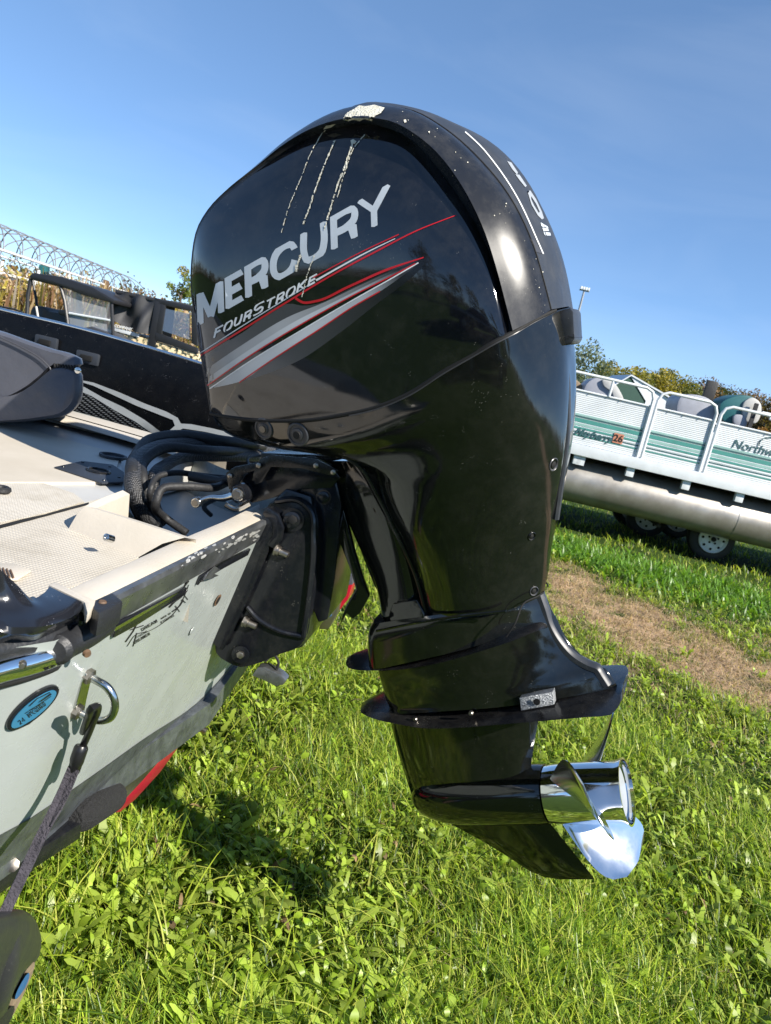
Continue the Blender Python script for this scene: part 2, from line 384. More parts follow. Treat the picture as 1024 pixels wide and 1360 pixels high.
# stroke font in a unit box (x 0..1, y 0..1)
GL = {
 'M': [[(0.06,0),(0.06,1)],[(0.94,0),(0.94,1)],[(0.1,.97),(0.5,.08)],[(0.9,.97),(0.5,.08)]],
 'E': [[(0.12,0),(0.12,1)],[(0,.92),(1,.92)],[(0,.5),(.9,.5)],[(0,.08),(1,.08)]],
 'R': [[(0.12,0),(0.12,1)],[(.1,.92),(.62,.92),(.84,.84),(.88,.7),(.84,.56),(.62,.46),(.1,.46)],[(.55,.46),(.78,.34),(.84,.0)]],
 'C': [[(.93,.68),(.84,.84),(.62,.93),(.4,.92),(.2,.8),(.11,.5),(.2,.2),(.4,.08),(.62,.07),(.84,.16),(.93,.34)]],
 'U': [[(.12,1),(.12,.35),(.2,.15),(.38,.08),(.62,.08),(.8,.15),(.88,.35),(.88,1)]],
 'Y': [[(.06,1),(.5,.48)],[(.94,1),(.5,.48)],[(.5,.55),(.5,0)]],
 'F': [[(0.1,0),(0.1,1)],[(0,.92),(1,.92)],[(0,.5),(.8,.5)]],
 'O': [[(.25,.08),(.75,.08),(.9,.2),(.9,.8),(.75,.92),(.25,.92),(.1,.8),(.1,.2),(.25,.08),(.4,.08)]],
 'S': [[(.95,.92),(.2,.92),(.08,.82),(.08,.6),(.2,.5),(.8,.5),(.92,.4),(.92,.18),(.8,.08),(.05,.08)]],
 'T': [[(0,.92),(1,.92)],[(.5,0),(.5,.92)]],
 'K': [[(.1,0),(.1,1)],[(.95,1),(.15,.5)],[(.3,.55),(.95,0)]],
 'D': [[(.12,0),(.12,1)],[(.1,.92),(.6,.92),(.88,.7),(.88,.3),(.6,.08),(.1,.08)]],
 'N': [[(.1,0),(.1,1)],[(.1,.95),(.9,.05)],[(.9,0),(.9,1)]],
 'A': [[(0,0),(.5,1)],[(1,0),(.5,1)],[(.2,.35),(.8,.35)]],
 'H': [[(.1,0),(.1,1)],[(.9,0),(.9,1)],[(.1,.5),(.9,.5)]],
 'I': [[(.5,0),(.5,1)]], 'L': [[(.1,1),(.1,.08),(1,.08)]], 'G': [[(.93,.7),(.7,.93),(.3,.93),(.1,.6),(.1,.4),(.3,.07),(.7,.07),(.9,.3),(.9,.48),(.55,.48)]],
 'P': [[(0.12,0),(0.12,1)],[(.1,.92),(.62,.92),(.88,.8),(.88,.6),(.62,.46),(.1,.46)]], 'B': [[(0.12,0),(0.12,1)],[(.1,.92),(.7,.92),(.85,.72),(.6,.5),(.1,.5)],[(.6,.5),(.9,.3),(.7,.08),(.1,.08)]],
 'W': [[(0,1),(.25,0)],[(.5,.9),(.25,0)],[(.5,.9),(.75,0)],[(1,1),(.75,0)]], 'V': [[(0,1),(.5,0)],[(1,1),(.5,0)]],
 '1': [[(.25,.8),(.55,1),(.55,0)]], '5': [[(.9,.93),(.15,.93),(.12,.55),(.6,.6),(.9,.35),(.6,.07),(.1,.1)]], '0': [[(.5,.07),(.85,.25),(.85,.75),(.5,.93),(.15,.75),(.15,.25),(.5,.07),(.7,.14)]],
 '2': [[(.1,.75),(.3,.95),(.7,.95),(.88,.7),(.1,.07),(.95,.07)]], '4': [[(.75,0),(.75,1),(.05,.3),(1,.3)]], '6': [[(.85,.9),(.4,.85),(.12,.4),(.3,.08),(.7,.08),(.88,.3),(.7,.52),(.15,.4)]],
}
def glyphs(ch, fmap, w):
    out = []
    for st in GL.get(ch, []):
        if len(st) > 4: st = curve2(st, 26)
        pl = ribbon([fmap(x, y) for x, y in st], w)
        for (ax, ay), (bx_, by_) in (((0,0),(1,0)), ((1,1),(0,1))):   # square the stroke ends off at the base line and cap line
            p, q = fmap(ax, ay), fmap(bx_, by_); c = fmap(.5, .5)
            f = lambda v: ((q[0]-p[0])*(v[1]-p[1])-(q[1]-p[1])*(v[0]-p[0]))
            sg = 1 if f(c) > 0 else -1; res = []
            for i in range(len(pl)):
                u, v = pl[i-1], pl[i]; fu, fv = f(u)*sg, f(v)*sg
                if (fu >= 0) != (fv >= 0): t = fu/(fu-fv); res.append((u[0]+(v[0]-u[0])*t, u[1]+(v[1]-u[1])*t))
                if fv >= 0: res.append(v)
            pl = res or pl
        if len(pl) > 2: out.append(pl)
    return out
def text_map(o, ax, up, adv, wd):
    """letter boxes along ax from o (all pixels); returns list of maps"""
    def f(k):
        b = (o[0]+ax[0]*adv*k, o[1]+ax[1]*adv*k)
        return lambda x, y: (b[0]+ax[0]*x*wd+up[0]*y, b[1]+ax[1]*x*wd+up[1]*y)
    return f

# ================================================================== GROUND AND GRASS
def worn(x, y):
    """1 on the worn tan strip, 0 on lush grass"""
    c = 5.62 - .35*(x-1.6); d = np.abs(y-c + .35*np.sin(x*2.3+1)+.28*np.sin(x*5.1+y*3.)+.2*np.sin(y*9.+x*11)+.16*np.sin(x*23+y*5)*np.sin(y*19-x*6)) 
    wdt = 1.45 + .3*np.sin(x*1.3)
    v = (1-np.clip((d-wdt*.45)/(wdt*.85), 0, 1))*np.clip(.84+.38*np.sin(x*7+y*2.2)*np.sin(y*6.1-x*3)+.25*np.sin(x*17-y*4)*np.sin(y*15+x*5), 0, 1)
    return v*np.clip((x-.9)/.9, 0, 1)
def ground_mat():
    m, t, b = new_mat('grassy_ground'); L = t.links.new
    g = N(t, 'ShaderNodeNewGeometry'); pos = g.outputs['Position']
    n1 = N(t, 'ShaderNodeTexNoise', Scale=.5, Detail=6.); L(pos, n1.inputs['Vector'])
    n2 = N(t, 'ShaderNodeTexNoise', Scale=14., Detail=8., Roughness=.75); L(pos, n2.inputs['Vector'])
    green = ramp(t, n2.outputs[0], [(.3, (.012,.022,.004)), (.5, (.035,.062,.012)), (.7, (.075,.12,.02))])
    n4 = N(t, 'ShaderNodeTexNoise', Scale=3.2, Detail=9., Roughness=.8); L(pos, n4.inputs['Vector'])
    soil = ramp(t, n4.outputs[0], [(.3, (.12,.085,.055)), (.5, (.42,.29,.185)), (.72, (.66,.49,.34))])
    at = N(t, 'ShaderNodeAttribute', attribute_name='worn')
    ad = N(t, 'ShaderNodeMath', operation='ADD'); mu = N(t, 'ShaderNodeMath', operation='MULTIPLY'); n3 = N(t, 'ShaderNodeTexNoise', Scale=5., Detail=5.); L(pos, n3.inputs['Vector'])
    sb_ = N(t, 'ShaderNodeMath', operation='SUBTRACT'); L(n3.outputs[0], sb_.inputs[0]); sb_.inputs[1].default_value = .5; L(sb_.outputs[0], mu.inputs[0]); mu.inputs[1].default_value = 1.6
    L(at.outputs['Fac'], ad.inputs[0]); L(mu.outputs[0], ad.inputs[1])
    f = ramp(t, ad.outputs[0], [(.35, (0,0,0)), (.75, (1,1,1))])
    mx = N(t, 'ShaderNodeMix', data_type='RGBA'); L(f, mx.inputs[0]); L(green, mx.inputs[6]); L(soil, mx.inputs[7]); L(mx.outputs[2], b.inputs['Base Color'])
    b.inputs['Roughness'].default_value = .95; b.inputs['Specular IOR Level'].default_value = .1
    bp = N(t, 'ShaderNodeBump', Strength=.8, Distance=.03); L(n2.outputs[0], bp.inputs['Height']); L(bp.outputs[0], b.inputs['Normal'])
    return m
xs = np.concatenate([[-900,-300,-80,-25,-8], np.arange(-4, 12, .16), [14,20,40,100,300,900]]); ys = np.concatenate([[-300,-80,-20,-4], np.arange(0, 14, .16), [17,25,50,120,300,900,1500]])
X, Y = np.meshgrid(xs, ys, indexing='ij'); near = np.clip(1-np.hypot(X-2, Y-5)/9, 0, 1)
H = near*(.012*np.sin(X*3.1+Y)+.012*np.sin(Y*4.3-X*2)+.006*np.sin(X*11+Y*7))
me = bpy.data.meshes.new('ground'); nx, ny = X.shape
me.from_pydata(np.stack([X, Y, H], -1).reshape(-1, 3).tolist(), [], [(i*ny+j, (i+1)*ny+j, (i+1)*ny+j+1, i*ny+j+1) for i in range(nx-1) for j in range(ny-1)])
a = me.attributes.new('worn', 'FLOAT', 'POINT'); a.data.foreach_set('value', worn(X, Y).reshape(-1).astype(np.float32))
for p in me.polygons: p.use_smooth = True
me.materials.append(ground_mat()); go = bpy.data.objects.new('ground', me); COL.objects.link(go); tag(go, 'rough mown grass field with a worn tan strip', kind='structure')

def leaf_mat(name, trans=.45, rough=.45):
    m, t, b = new_mat(name); L = t.links.new
    at = N(t, 'ShaderNodeAttribute', attribute_name='col'); L(at.outputs['Color'], b.inputs['Base Color'])
    b.inputs['Roughness'].default_value = rough; b.inputs['Specular IOR Level'].default_value = .35
    tr = t.nodes.new('ShaderNodeBsdfTranslucent'); ms = t.nodes.new('ShaderNodeMixShader'); ms.inputs[0].default_value = trans
    g = N(t, 'ShaderNodeMix', data_type='RGBA', blend_type='MULTIPLY'); g.inputs[0].default_value = 1.; L(at.outputs['Color'], g.inputs[6]); g.inputs[7].default_value = (1.5,1.5,.6,1)
    L(g.outputs[2], tr.inputs[0]); L(b.outputs[0], ms.inputs[1]); L(tr.outputs[0], ms.inputs[2]); L(ms.outputs[0], t.nodes['Material Output'].inputs[0])
    return m
M['leaf'] = leaf_mat('grass_blade', .42, .38); M['foliage'] = leaf_mat('tree_leaf', .3, .6)
def mesh_np(name, V, F, C, m, kind='stuff', label=None, smooth=False):
    """V (n,3), F (k,4) quads, C (n,3) point colours"""
    me = bpy.data.meshes.new(name); me.vertices.add(len(V)); me.vertices.foreach_set('co', V.astype(np.float32).reshape(-1))
    me.loops.add(F.size); me.loops.foreach_set('vertex_index', F.astype(np.int32).reshape(-1)); me.polygons.add(len(F))
    me.polygons.foreach_set('loop_start', np.arange(0, F.size, F.shape[1], dtype=np.int32))
    try: me.polygons.foreach_set('loop_total', np.full(len(F), F.shape[1], dtype=np.int32))
    except Exception: pass
    me.update(calc_edges=True)
    a = me.attributes.new('col', 'FLOAT_COLOR', 'POINT'); a.data.foreach_set('color', np.concatenate([C, np.ones((len(C), 1))], 1).astype(np.float32).reshape(-1))
    if smooth: me.polygons.foreach_set('use_smooth', np.ones(len(F), bool))
    me.materials.append(m); o = bpy.data.objects.new(name, me); COL.objects.link(o)
    if kind: o['kind'] = kind
    if label: o['label'] = label
    return o
def scatter(n, r0, r1, pw, az0=-48, az1=52):
    u = RNG.random(n); e = 2-pw; r = (r0**e+u*(r1**e-r0**e))**(1/e); az = np.radians(RNG.uniform(az0, az1, n)); return r*np.sin(az), r*np.cos(az), r
def strips(x, y, z, h, w, lean, azl, prof, col, curl=1.0, fold=None):
    """leaf strips of len(prof) cross rows: prof = relative widths"""
    n = len(x); k = len(prof); t = np.linspace(0, 1, k)[None, :]
    out = h[:, None]*np.sin(lean[:, None]*t**.8*1.0)*t**.9*curl; up = h[:, None]*t*np.cos(lean[:, None]*t*.85)
    dx, dy = np.cos(azl)[:, None], np.sin(azl)[:, None]; tw = azl+math.pi/2+RNG.uniform(-.5, .5, n); sx, sy = np.cos(tw)[:, None], np.sin(tw)[:, None]
    cx = x[:, None]+dx*out; cy = y[:, None]+dy*out; cz = z[:, None]+up; hw = w[:, None]*np.array(prof)[None, :]/2
    a = np.stack([cx-sx*hw, cy-sy*hw, cz], -1); b = np.stack([cx+sx*hw, cy+sy*hw, cz], -1)
    V = np.stack([a, b], 2).reshape(-1, 3); base = (np.arange(n)*2*k)[:, None]; i = np.arange(k-1)[None, :]*2
    F = np.stack([base+i, base+i+1, base+i+3, base+i+2], -1).reshape(-1, 4)
    sh = (.55+.6*t)[..., None]; C = np.clip(col[:, None, :]*sh, 0, 1); C = np.repeat(C, 2, axis=1).reshape(-1, 3)  # root shade painted into the leaf colour, dark base to bright tip
    return V, F, C
def hgt(x, y):
    near = np.clip(1-np.hypot(x-2, y-5)/9, 0, 1); return near*(.012*np.sin(x*3.1+y)+.012*np.sin(y*4.3-x*2)+.006*np.sin(x*11+y*7))
def lump(x, y, f=1.): return .5+.25*np.sin(x*4.1*f+y*2.7*f)+.25*np.sin(y*5.3*f-x*3.9*f+1.7)+.12*np.sin(x*13*f)*np.sin(y*12*f)
def grass_field():
    parts = []
    pal = np.array([(.12,.195,.015),(.21,.31,.022),(.35,.43,.04),(.065,.12,.015),(.45,.48,.09),(.17,.28,.03)])
    # fine blades
    for n, r0, r1, pw, hs, ws in ((150000,.9,3.6,1.1,1.05,1.05),(130000,3.4,9,1.5,.95,1.5),(60000,8.5,22,1.3,1.1,3.2)):
        x, y, r = scatter(n, r0, r1, pw); L_ = lump(x, y); W_ = worn(x, y)
        keep = (RNG.random(n) > W_*.5) & (RNG.random(n) < .35+.75*L_); x, y, r, L_, W_ = [q[keep] for q in (x, y, r, L_, W_)]; n = len(x)
        h = hs*RNG.uniform(.045, .12, n)*(.5+.85*L_)*(1-.55*W_); w = ws*RNG.uniform(.0022, .0048, n)
        lean = RNG.uniform(.3, 1.45, n); az = RNG.uniform(0, 6.283, n)*.6+.8*np.sin(x*3+y*2)
        c = pal[RNG.integers(0, len(pal), n)]*RNG.uniform(.75, 1.25, (n, 1))*(.8+.4*L_[:, None]); c = c*(1-W_[:, None]*.5)+np.array((.2,.17,.07))*W_[:, None]*.5
        dry = RNG.random(n) < .06+.35*W_; c[dry] = np.array((.42,.36,.2))*RNG.uniform(.6, 1.1, (dry.sum(), 1)); lean[dry] = RNG.uniform(1.0, 1.9, dry.sum())
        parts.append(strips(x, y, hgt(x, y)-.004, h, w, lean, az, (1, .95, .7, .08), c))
    # long arching blades
    n = 5500; x, y, r = scatter(n, 1.0, 5, 1.2); h = RNG.uniform(.12, .24, n); lean = RNG.uniform(.8, 1.75, n)
    k = worn(x, y) < .3; x, y, h, lean = x[k], y[k], h[k], lean[k]; n = len(x)
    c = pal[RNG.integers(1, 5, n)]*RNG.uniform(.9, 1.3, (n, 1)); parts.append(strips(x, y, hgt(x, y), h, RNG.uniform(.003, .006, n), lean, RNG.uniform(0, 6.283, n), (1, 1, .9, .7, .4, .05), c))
    # straw lying on the worn strip and in the grass
    n = 60000; x = RNG.uniform(.8, 6.5, n); y = RNG.uniform(3, 8.4, n); k = RNG.random(n) < worn(x, y)+.08*(y > 4); x, y = x[k], y[k]; n = len(x)
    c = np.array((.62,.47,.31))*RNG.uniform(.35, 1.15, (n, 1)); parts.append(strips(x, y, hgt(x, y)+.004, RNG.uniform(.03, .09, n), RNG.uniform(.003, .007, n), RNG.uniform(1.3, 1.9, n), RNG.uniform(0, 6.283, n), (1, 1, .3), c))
    V = []; F = []; C = []; o = 0
    for v, f, c in parts: V.append(v); F.append(f+o); C.append(c); o += len(v)
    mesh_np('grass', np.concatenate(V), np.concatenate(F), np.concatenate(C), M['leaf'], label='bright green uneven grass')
    # broad-leaved weeds: rosettes of toothed leaves, small clover-like leaves
    parts = []
    nr = 5200; x, y, r = scatter(nr, 1.0, 9, 1.35); k = (RNG.random(nr) < .35+.8*lump(x, y, .7)) & (worn(x, y) < .45); x, y = x[k], y[k]; nr = len(x); q = RNG.integers(4, 9, nr)
    X = np.repeat(x, q)+RNG.normal(0, .012, q.sum()); Y_ = np.repeat(y, q)+RNG.normal(0, .012, q.sum()); n = len(X)
    c = np.repeat(np.array([(.31,.4,.06)])*RNG.uniform(.6, 1.35, (nr, 1)), q, axis=0)*RNG.uniform(.8, 1.2, (n, 1))
    big = np.repeat(RNG.uniform(.55, 1.1, nr), q)
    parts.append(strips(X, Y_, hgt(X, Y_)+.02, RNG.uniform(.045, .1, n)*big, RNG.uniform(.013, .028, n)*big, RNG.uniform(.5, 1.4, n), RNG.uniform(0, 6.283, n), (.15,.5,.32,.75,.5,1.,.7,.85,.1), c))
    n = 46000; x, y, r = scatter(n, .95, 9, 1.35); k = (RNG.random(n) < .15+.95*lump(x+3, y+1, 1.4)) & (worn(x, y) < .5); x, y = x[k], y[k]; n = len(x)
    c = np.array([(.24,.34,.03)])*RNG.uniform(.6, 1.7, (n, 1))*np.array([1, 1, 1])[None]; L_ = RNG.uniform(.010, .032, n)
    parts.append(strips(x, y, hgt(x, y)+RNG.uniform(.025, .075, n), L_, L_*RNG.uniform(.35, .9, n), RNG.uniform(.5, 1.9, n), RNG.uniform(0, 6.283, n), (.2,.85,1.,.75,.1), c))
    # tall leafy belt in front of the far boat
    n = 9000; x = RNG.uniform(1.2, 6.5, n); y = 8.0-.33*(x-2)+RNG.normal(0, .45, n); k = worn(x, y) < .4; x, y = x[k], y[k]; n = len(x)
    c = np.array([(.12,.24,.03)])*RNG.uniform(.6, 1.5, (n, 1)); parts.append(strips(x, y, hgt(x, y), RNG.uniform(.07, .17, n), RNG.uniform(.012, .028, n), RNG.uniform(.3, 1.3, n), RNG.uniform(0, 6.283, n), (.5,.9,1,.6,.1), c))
    n = 260; x, y, r = scatter(n, 1.0, 5, 1.0); c = np.array([(.3,.2,.11)])*RNG.uniform(.5, 1.5, (n, 1)); parts.append(strips(x, y, hgt(x, y)+.04, RNG.uniform(.02, .06, n), RNG.uniform(.01, .022, n), RNG.uniform(1.0, 1.9, n), RNG.uniform(0, 6.283, n), (.3,.9,1.,.6,.1), c))
    V = []; F = []; C = []; o = 0
    for v, f, c in parts: V.append(v); F.append(f+o); C.append(c); o += len(v)
    mesh_np('weeds', np.concatenate(V), np.concatenate(F), np.concatenate(C), M['leaf'], label='broad-leaved weeds, clover and fallen leaves in the grass', smooth=True)
grass_field()

# ================================================================== TREES
M['bark'] = mat('grey_bark', (.12,.09,.065), .9, col2=(.05,.04,.03), scale=12, bump=.4)
def leaf_cloud(name, centers, radii, n, size, cols, parent=None, loc=None, kind=None, flat=1.0, label=None, holes=.0):
    centers = np.array(centers, float); radii = np.array(radii, float); pr = radii**2; pr = pr/pr.sum(); idx = RNG.choice(len(centers), n, p=pr)
    d = RNG.normal(size=(n, 3)); d /= np.linalg.norm(d, axis=1, keepdims=True); rr = RNG.random((n, 1))**.45; P = centers[idx]+d*rr*radii[idx][:, None]*np.array((1, 1, flat))
    a = RNG.normal(size=(n, 3)); a /= np.linalg.norm(a, axis=1, keepdims=True); b = np.cross(a, RNG.normal(size=(n, 3))); b /= np.linalg.norm(b, axis=1, keepdims=True)
    s = (size*RNG.uniform(.5, 1.4, n))[:, None]; V = np.stack([P-a*s, P-b*s*.6, P+a*s, P+b*s*.6], 1).reshape(-1, 3); F = np.arange(n*4).reshape(-1, 4)
    cols = np.array(cols); cc = cols[(RNG.random(len(centers))*len(cols)).astype(int)][idx]*.7+cols[RNG.integers(0, len(cols), n)]*.3; cc = cc*RNG.uniform(.65, 1.35, (n, 1)); C = np.repeat(cc, 4, axis=0)
    if loc is not None: V = V-np.array(loc)
    o = mesh_np(name, V, F, C, M['foliage'], kind=kind, label=label)
    if parent: o.parent = parent
    return o
def tree(x, y, h, r, cols, label, n=1500, size=.22, base=.25, bare=0., cat='tree', group=None, name='leafy_tree', blobs=16):
    t = thing(name, label, cat, Matrix.Translation((x, y, 0)), group)
    mb = MB(); mb.tube([(0,0,-.1),(.05*h*.1,0,h*.35),(0,.02*h,h*.7)], [h*.028,h*.02,h*.008], 7)
    for k in range(7 + int(bare*26)):
        a = random.uniform(0, 6.28); z = h*random.uniform(.25, .7); ln = r*random.uniform(.5, 1.0); e = Vector((math.cos(a)*ln, math.sin(a)*ln, z+ln*random.uniform(.4, 1.2))); e.z = min(e.z, h*random.uniform(.85, 1.02))
        mb.tube([(0,0,z), Vector((e.x*.5, e.y*.5, z+(e.z-z)*.4)), e], [h*.010, h*.006, h*.002], 5)
    mb.build('trunk', M['bark'], t)
    cs = []; rs = []
    for k in range(blobs):
        a = random.uniform(0, 6.28); q = random.random()**.5; z = random.uniform(base, .92); env = math.sin(math.pi*min(1, (z-base+.12)/(1.12-base)))**.7
        cs.append((math.cos(a)*r*q*env*.8, math.sin(a)*r*q*env*.8, z*h)); rs.append(r*random.uniform(.22, .42))
    leaf_cloud('crown', cs, rs, int(n*(1-bare*.6)), size, cols, t)
    return t
GR = [(.05,.075,.02),(.08,.1,.025),(.11,.12,.03)]; YL = [(.3,.24,.03),(.22,.2,.03),(.14,.15,.03)]; OR = [(.28,.14,.035),(.2,.11,.04),(.16,.13,.04)]; BR = [(.13,.1,.06),(.17,.12,.08),(.1,.085,.05)]; WI = [(.13,.16,.1),(.17,.2,.13),(.1,.13,.08)]
def at_px(px, d):
    r = ray(px, 600); s = d/math.hypot(r.x, r.y); 
    # follow the horizon so the azimuth is right
    yh = 500+(px-512)*.231; r = ray(px, yh); s = d/math.hypot(r.x, r.y); return r.x*s, r.y*s
x, y = at_px(760, 60); tree(x, y, 7.3, 3.2, WI, 'grey-green willow rising behind the rail end of the silver pontoon boat', 7000, .11, .1, cat='tree', name='willow_tree', blobs=30)
x, y = at_px(742, 66); tree(x, y, 6.6, 3.0, WI, 'second grey-green willow, half hidden by the outboard motor', 5000, .11, .1, name='willow_tree', blobs=22)
far_ = [(806,72,6.1,2.8,YL+GR,'small olive-yellow tree between the willow and the bright yellow tree'),(828,78,7.0,3.6,YL,'bright yellow tree over the white gabled tent'),(858,84,7.4,3.6,YL+GR,'yellow-green tree right of the bright yellow tree'),(884,88,7.9,3.9,GR+YL,'dark olive tree above the first boat rail'),
 (905,92,7.6,3.6,GR+OR,'green and orange tree right of the dark olive tree'),(925,95,8.2,3.8,BR+OR,'brown autumn tree above the black post'),(946,98,8.4,3.9,BR+GR,'brown-green tree above the teal seat'),(966,98,8.2,3.6,BR,'thin brown tree behind the teal seat'),
 (986,102,8.6,3.8,BR,'half bare brown tree right of the teal seat'),(1004,104,8.8,3.8,BR+OR,'half bare tree near the right edge'),(1024,100,9.2,4.,BR,'tall half bare tree at the right edge of the view'),(1046,100,9,4,OR,'orange tree just past the right edge'),(1080,104,9,4,BR,'brown tree past the right edge'),(842,70,5.0,2.6,GR,'low green tree behind the tent'),(1012,80,4.2,2.2,OR,'low orange shrub at the right edge above the boat rail')]
for px, d, h, r, c, lb in far_:
    x, y = at_px(px-14, d); tree(x, y, h*1.16, r*1.1, c, lb, 7500, .15, .05, bare=.55 if c is BR else 0., group='trees beyond the field', blobs=24)
x, y = at_px(233, 46); tree(x, y, 5.3, 1.15, YL+[(.12,.16,.03),(.2,.26,.05)], 'slim yellow-green tree just left of the outboard motor', 3600, .07, .05, name='slender_tree', blobs=18)
# far-off woods all round, a mass nobody could count
cs = []; rs = []
for k in range(420):
    a = k/420*2*math.pi; d = 120+random.uniform(-8, 25); h = random.uniform(3.0, 7); hh = .72 if -0.9 < math.atan2(math.sin(a), math.cos(a)) else .72
    cs.append((d*math.sin(a), d*math.cos(a), h*.5)); rs.append(h*.62)
leaf_cloud('far_woods', cs, rs, 90000, .36, BR+GR+OR, kind='stuff', label='distant autumn woods along the horizon')
# autumn brush and reeds behind the parked utility vehicles
def brush():
    n = 34000; px = RNG.uniform(-160, 300, n); d = RNG.uniform(19.5, 30, n); X = []; Y_ = []
    yh = 500+(px-512)*.231
    for a, b, c in zip(px, yh, d):
        r = ray(float(a), float(b)); s = c/math.hypot(r.x, r.y); X.append(r.x*s); Y_.append(r.y*s)
    X = np.array(X); Y_ = np.array(Y_); h = RNG.uniform(.9, 2.15, n)*(.85+.2*np.sin(X*1.3)); w = RNG.uniform(.02, .07, n)
    pal = np.array([(.38,.25,.12),(.46,.34,.2),(.3,.17,.1),(.2,.19,.06),(.4,.32,.07),(.55,.48,.4),(.2,.13,.09)]); c = pal[RNG.integers(0, 7, n)]*RNG.uniform(.6, 1.2, (n, 1))
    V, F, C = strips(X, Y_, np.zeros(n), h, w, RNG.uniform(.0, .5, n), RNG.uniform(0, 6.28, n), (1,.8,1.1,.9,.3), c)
    m2 = 30000; i = RNG.integers(0, n, m2); P = np.stack([X[i], Y_[i], RNG.uniform(.2, 1.95, m2)], 1); a = RNG.normal(size=(m2, 3))*.035; b = RNG.normal(size=(m2, 3))*.035
    V2 = np.stack([P-a, P-b, P+a, P+b], 1).reshape(-1, 3); C2 = np.repeat(pal[RNG.integers(0, 7, m2)]*RNG.uniform(.7, 1.6, (m2, 1)), 4, axis=0)
    mesh_np('brush', np.concatenate([V, V2]), np.concatenate([F, np.arange(m2*4).reshape(-1, 4)+len(V)]), np.concatenate([C, C2]), M['foliage'], label='tan and yellow autumn brush behind the utility vehicles')
brush()
for px, d, h, c, lb in ((166,40,3.9,BR,'thin bare sapling left of the slim yellow-green tree'),(182,42,3.5,BR,'second thin bare sapling nearer the yellow-green tree')):
    x, y = at_px(px, d); tree(x, y, h, .8, c, lb, 160, .07, .3, bare=.9, name='bare_sapling')

# ================================================================== OUTBOARD MOTOR
eng = thing('outboard_motor', 'black outboard motor with large silver lettering, tilted up on the transom above the grass', 'outboard motor', EM)

# ---- top cowl: nested arcs from the front end of the seam over the top to its rear end
NA = 72
SEAM = [(280,547,.16),(300,551,.175),(330,555,.188),(370,557,.195),(410,556,.2),(450,550,.203),(500,539,.205),(545,520,.203),(590,491,.2),(630,468,.195),(670,446,.184)]
R0 = [(283,546,.15,0),(266,440,.15,0),(258,380,.15,0),(259,345,.15,0),(266,305,.15,0),(279,277,.15,0),(304,248,.14,0),(341,216,.12,0),(378,186,.1,0),(410,166,.08,0),(440,151,.05,0),(470,140,.02,0),(492,136,0,0),(515,137,0,0),(545,143,0,0),(580,154,0,0),(612,167,0,0),(640,181,0,0),(665,199,0,0),(688,223,0,0),(706,249,0,0),(724,285,0,0),(739,325,0,0),(749,365,0,0),(755,407,0,0)]
R1 = [(281,547,.15,.09),(264,440,.15,.09),(256,380,.15,.09),(257,345,.15,.09),(265,303,.15,.09),(278,277,.15,.09),(304,249,.14,.085),(341,217,.125,.085),(378,187,.11,.085),(410,168,.1,.085),(440,154,.09,.085),(470,144,.085),(492,141,.088),(520,142,.092),(547,147,.096),(588,169,.103),(616,191,.108),(643,218,.111),(668,248,.113),(690,284,.113),(709,328,.112),(722,372,.108),(732,411,.10)]
R2 = [(279,547,.155),(261,440,.155),(253,380,.155),(254,345,.155),(262,302,.155),(276,278,.155),(302,251,.155),(340,221,.157),(376,192,.16),(408,173,.163),(440,161,.166),(470,156,.17),(500,157,.173),(520,161,.175),(547,175,.178),(575,197,.18),(602,229,.182),(624,265,.183),(643,306,.184),(659,355,.183),(671,400,.18),(681,439,.176)]
R3 = [(280,547,.162),(262,440,.165),(255,382,.165),(256,347,.165),(264,305,.164),(278,283,.163),(304,258,.16),(341,228,.155),(376,202,.15),(408,184,.147),(440,172,.145),(470,166,.144),(500,167,.145),(520,172,.147),(547,186,.15),(575,216,.154),(602,251,.157),(631,297,.163),(652,342,.166),(667,391,.167),(677,441,.169)]
R4 = [(281,547,.164),(264,440,.17),(257,384,.172),(258,350,.172),(267,310,.17),(281,289,.168),(306,265,.166),(342,237,.163),(376,212,.16),(408,195,.158),(440,187,.157),(470,184,.157),(500,187,.158),(522,194,.16),(545,206,.163),(572,232,.167),(598,264,.17),(627,304,.173),(648,347,.175),(662,394,.177),(671,445,.18)]
def lip(r, k):   # small helper ring just inside another one
    return [Vector((v.x, v.y*k, v.z)) for v in r]
r0, r1, r2, r3, r4 = [ering(r, NA) for r in (R0, R1, R2, R3, R4)]
mid01 = [(a*.42+b*.58)+Vector((0, 0, 0)) for a, b in zip(r0, r1)]
# push the shoulder between seam line and band edge outwards so that it is round
def bulge(ra, rb, t, out):
    res = []
    n = len(ra)
    for i in range(n):
        a, b = ra[i], rb[i]; c = a.lerp(b, t)
        tg = (ra[min(n-1, i+1)]-ra[max(0, i-1)]).normalized(); d = (b-a)
        nn = tg.cross(d).normalized()
        ctr = Vector((.02, 0, .62)); 
        if nn.dot(c-ctr) < 0: nn = -nn
        e = min(1, max(0, (i/(n-1)-.2)/.2))
        res.append(c + nn*out*(.25+.75*e))
    return res
band = interp_rings([r1, bulge(r1, r2, .3, .007), bulge(r1, r2, .65, .006), r2], 4)
spine = interp_rings([r0, bulge(r0, r1, .5, .004), r1], 4)
rim = interp_rings([r2, [a.lerp(b, .35)+Vector((0, .002, 0)) for a, b in zip(r2, r3)], r3], 3)
seam = ering(SEAM, NA)
panel = [r3, [a.lerp(b, .6) for a, b in zip(r3, r4)], r4]
for t in np.linspace(0, 1, 18)[1:]:
    row = []
    for i in range(NA):
        p = r4[i].lerp(seam[i], float(t))
        s = i/(NA-1)
        p.y -= .03*math.sin(math.pi*min(1, t*1.0)**.8)*math.sin(math.pi*s)**.8
        row.append(p)
    panel.append(row)
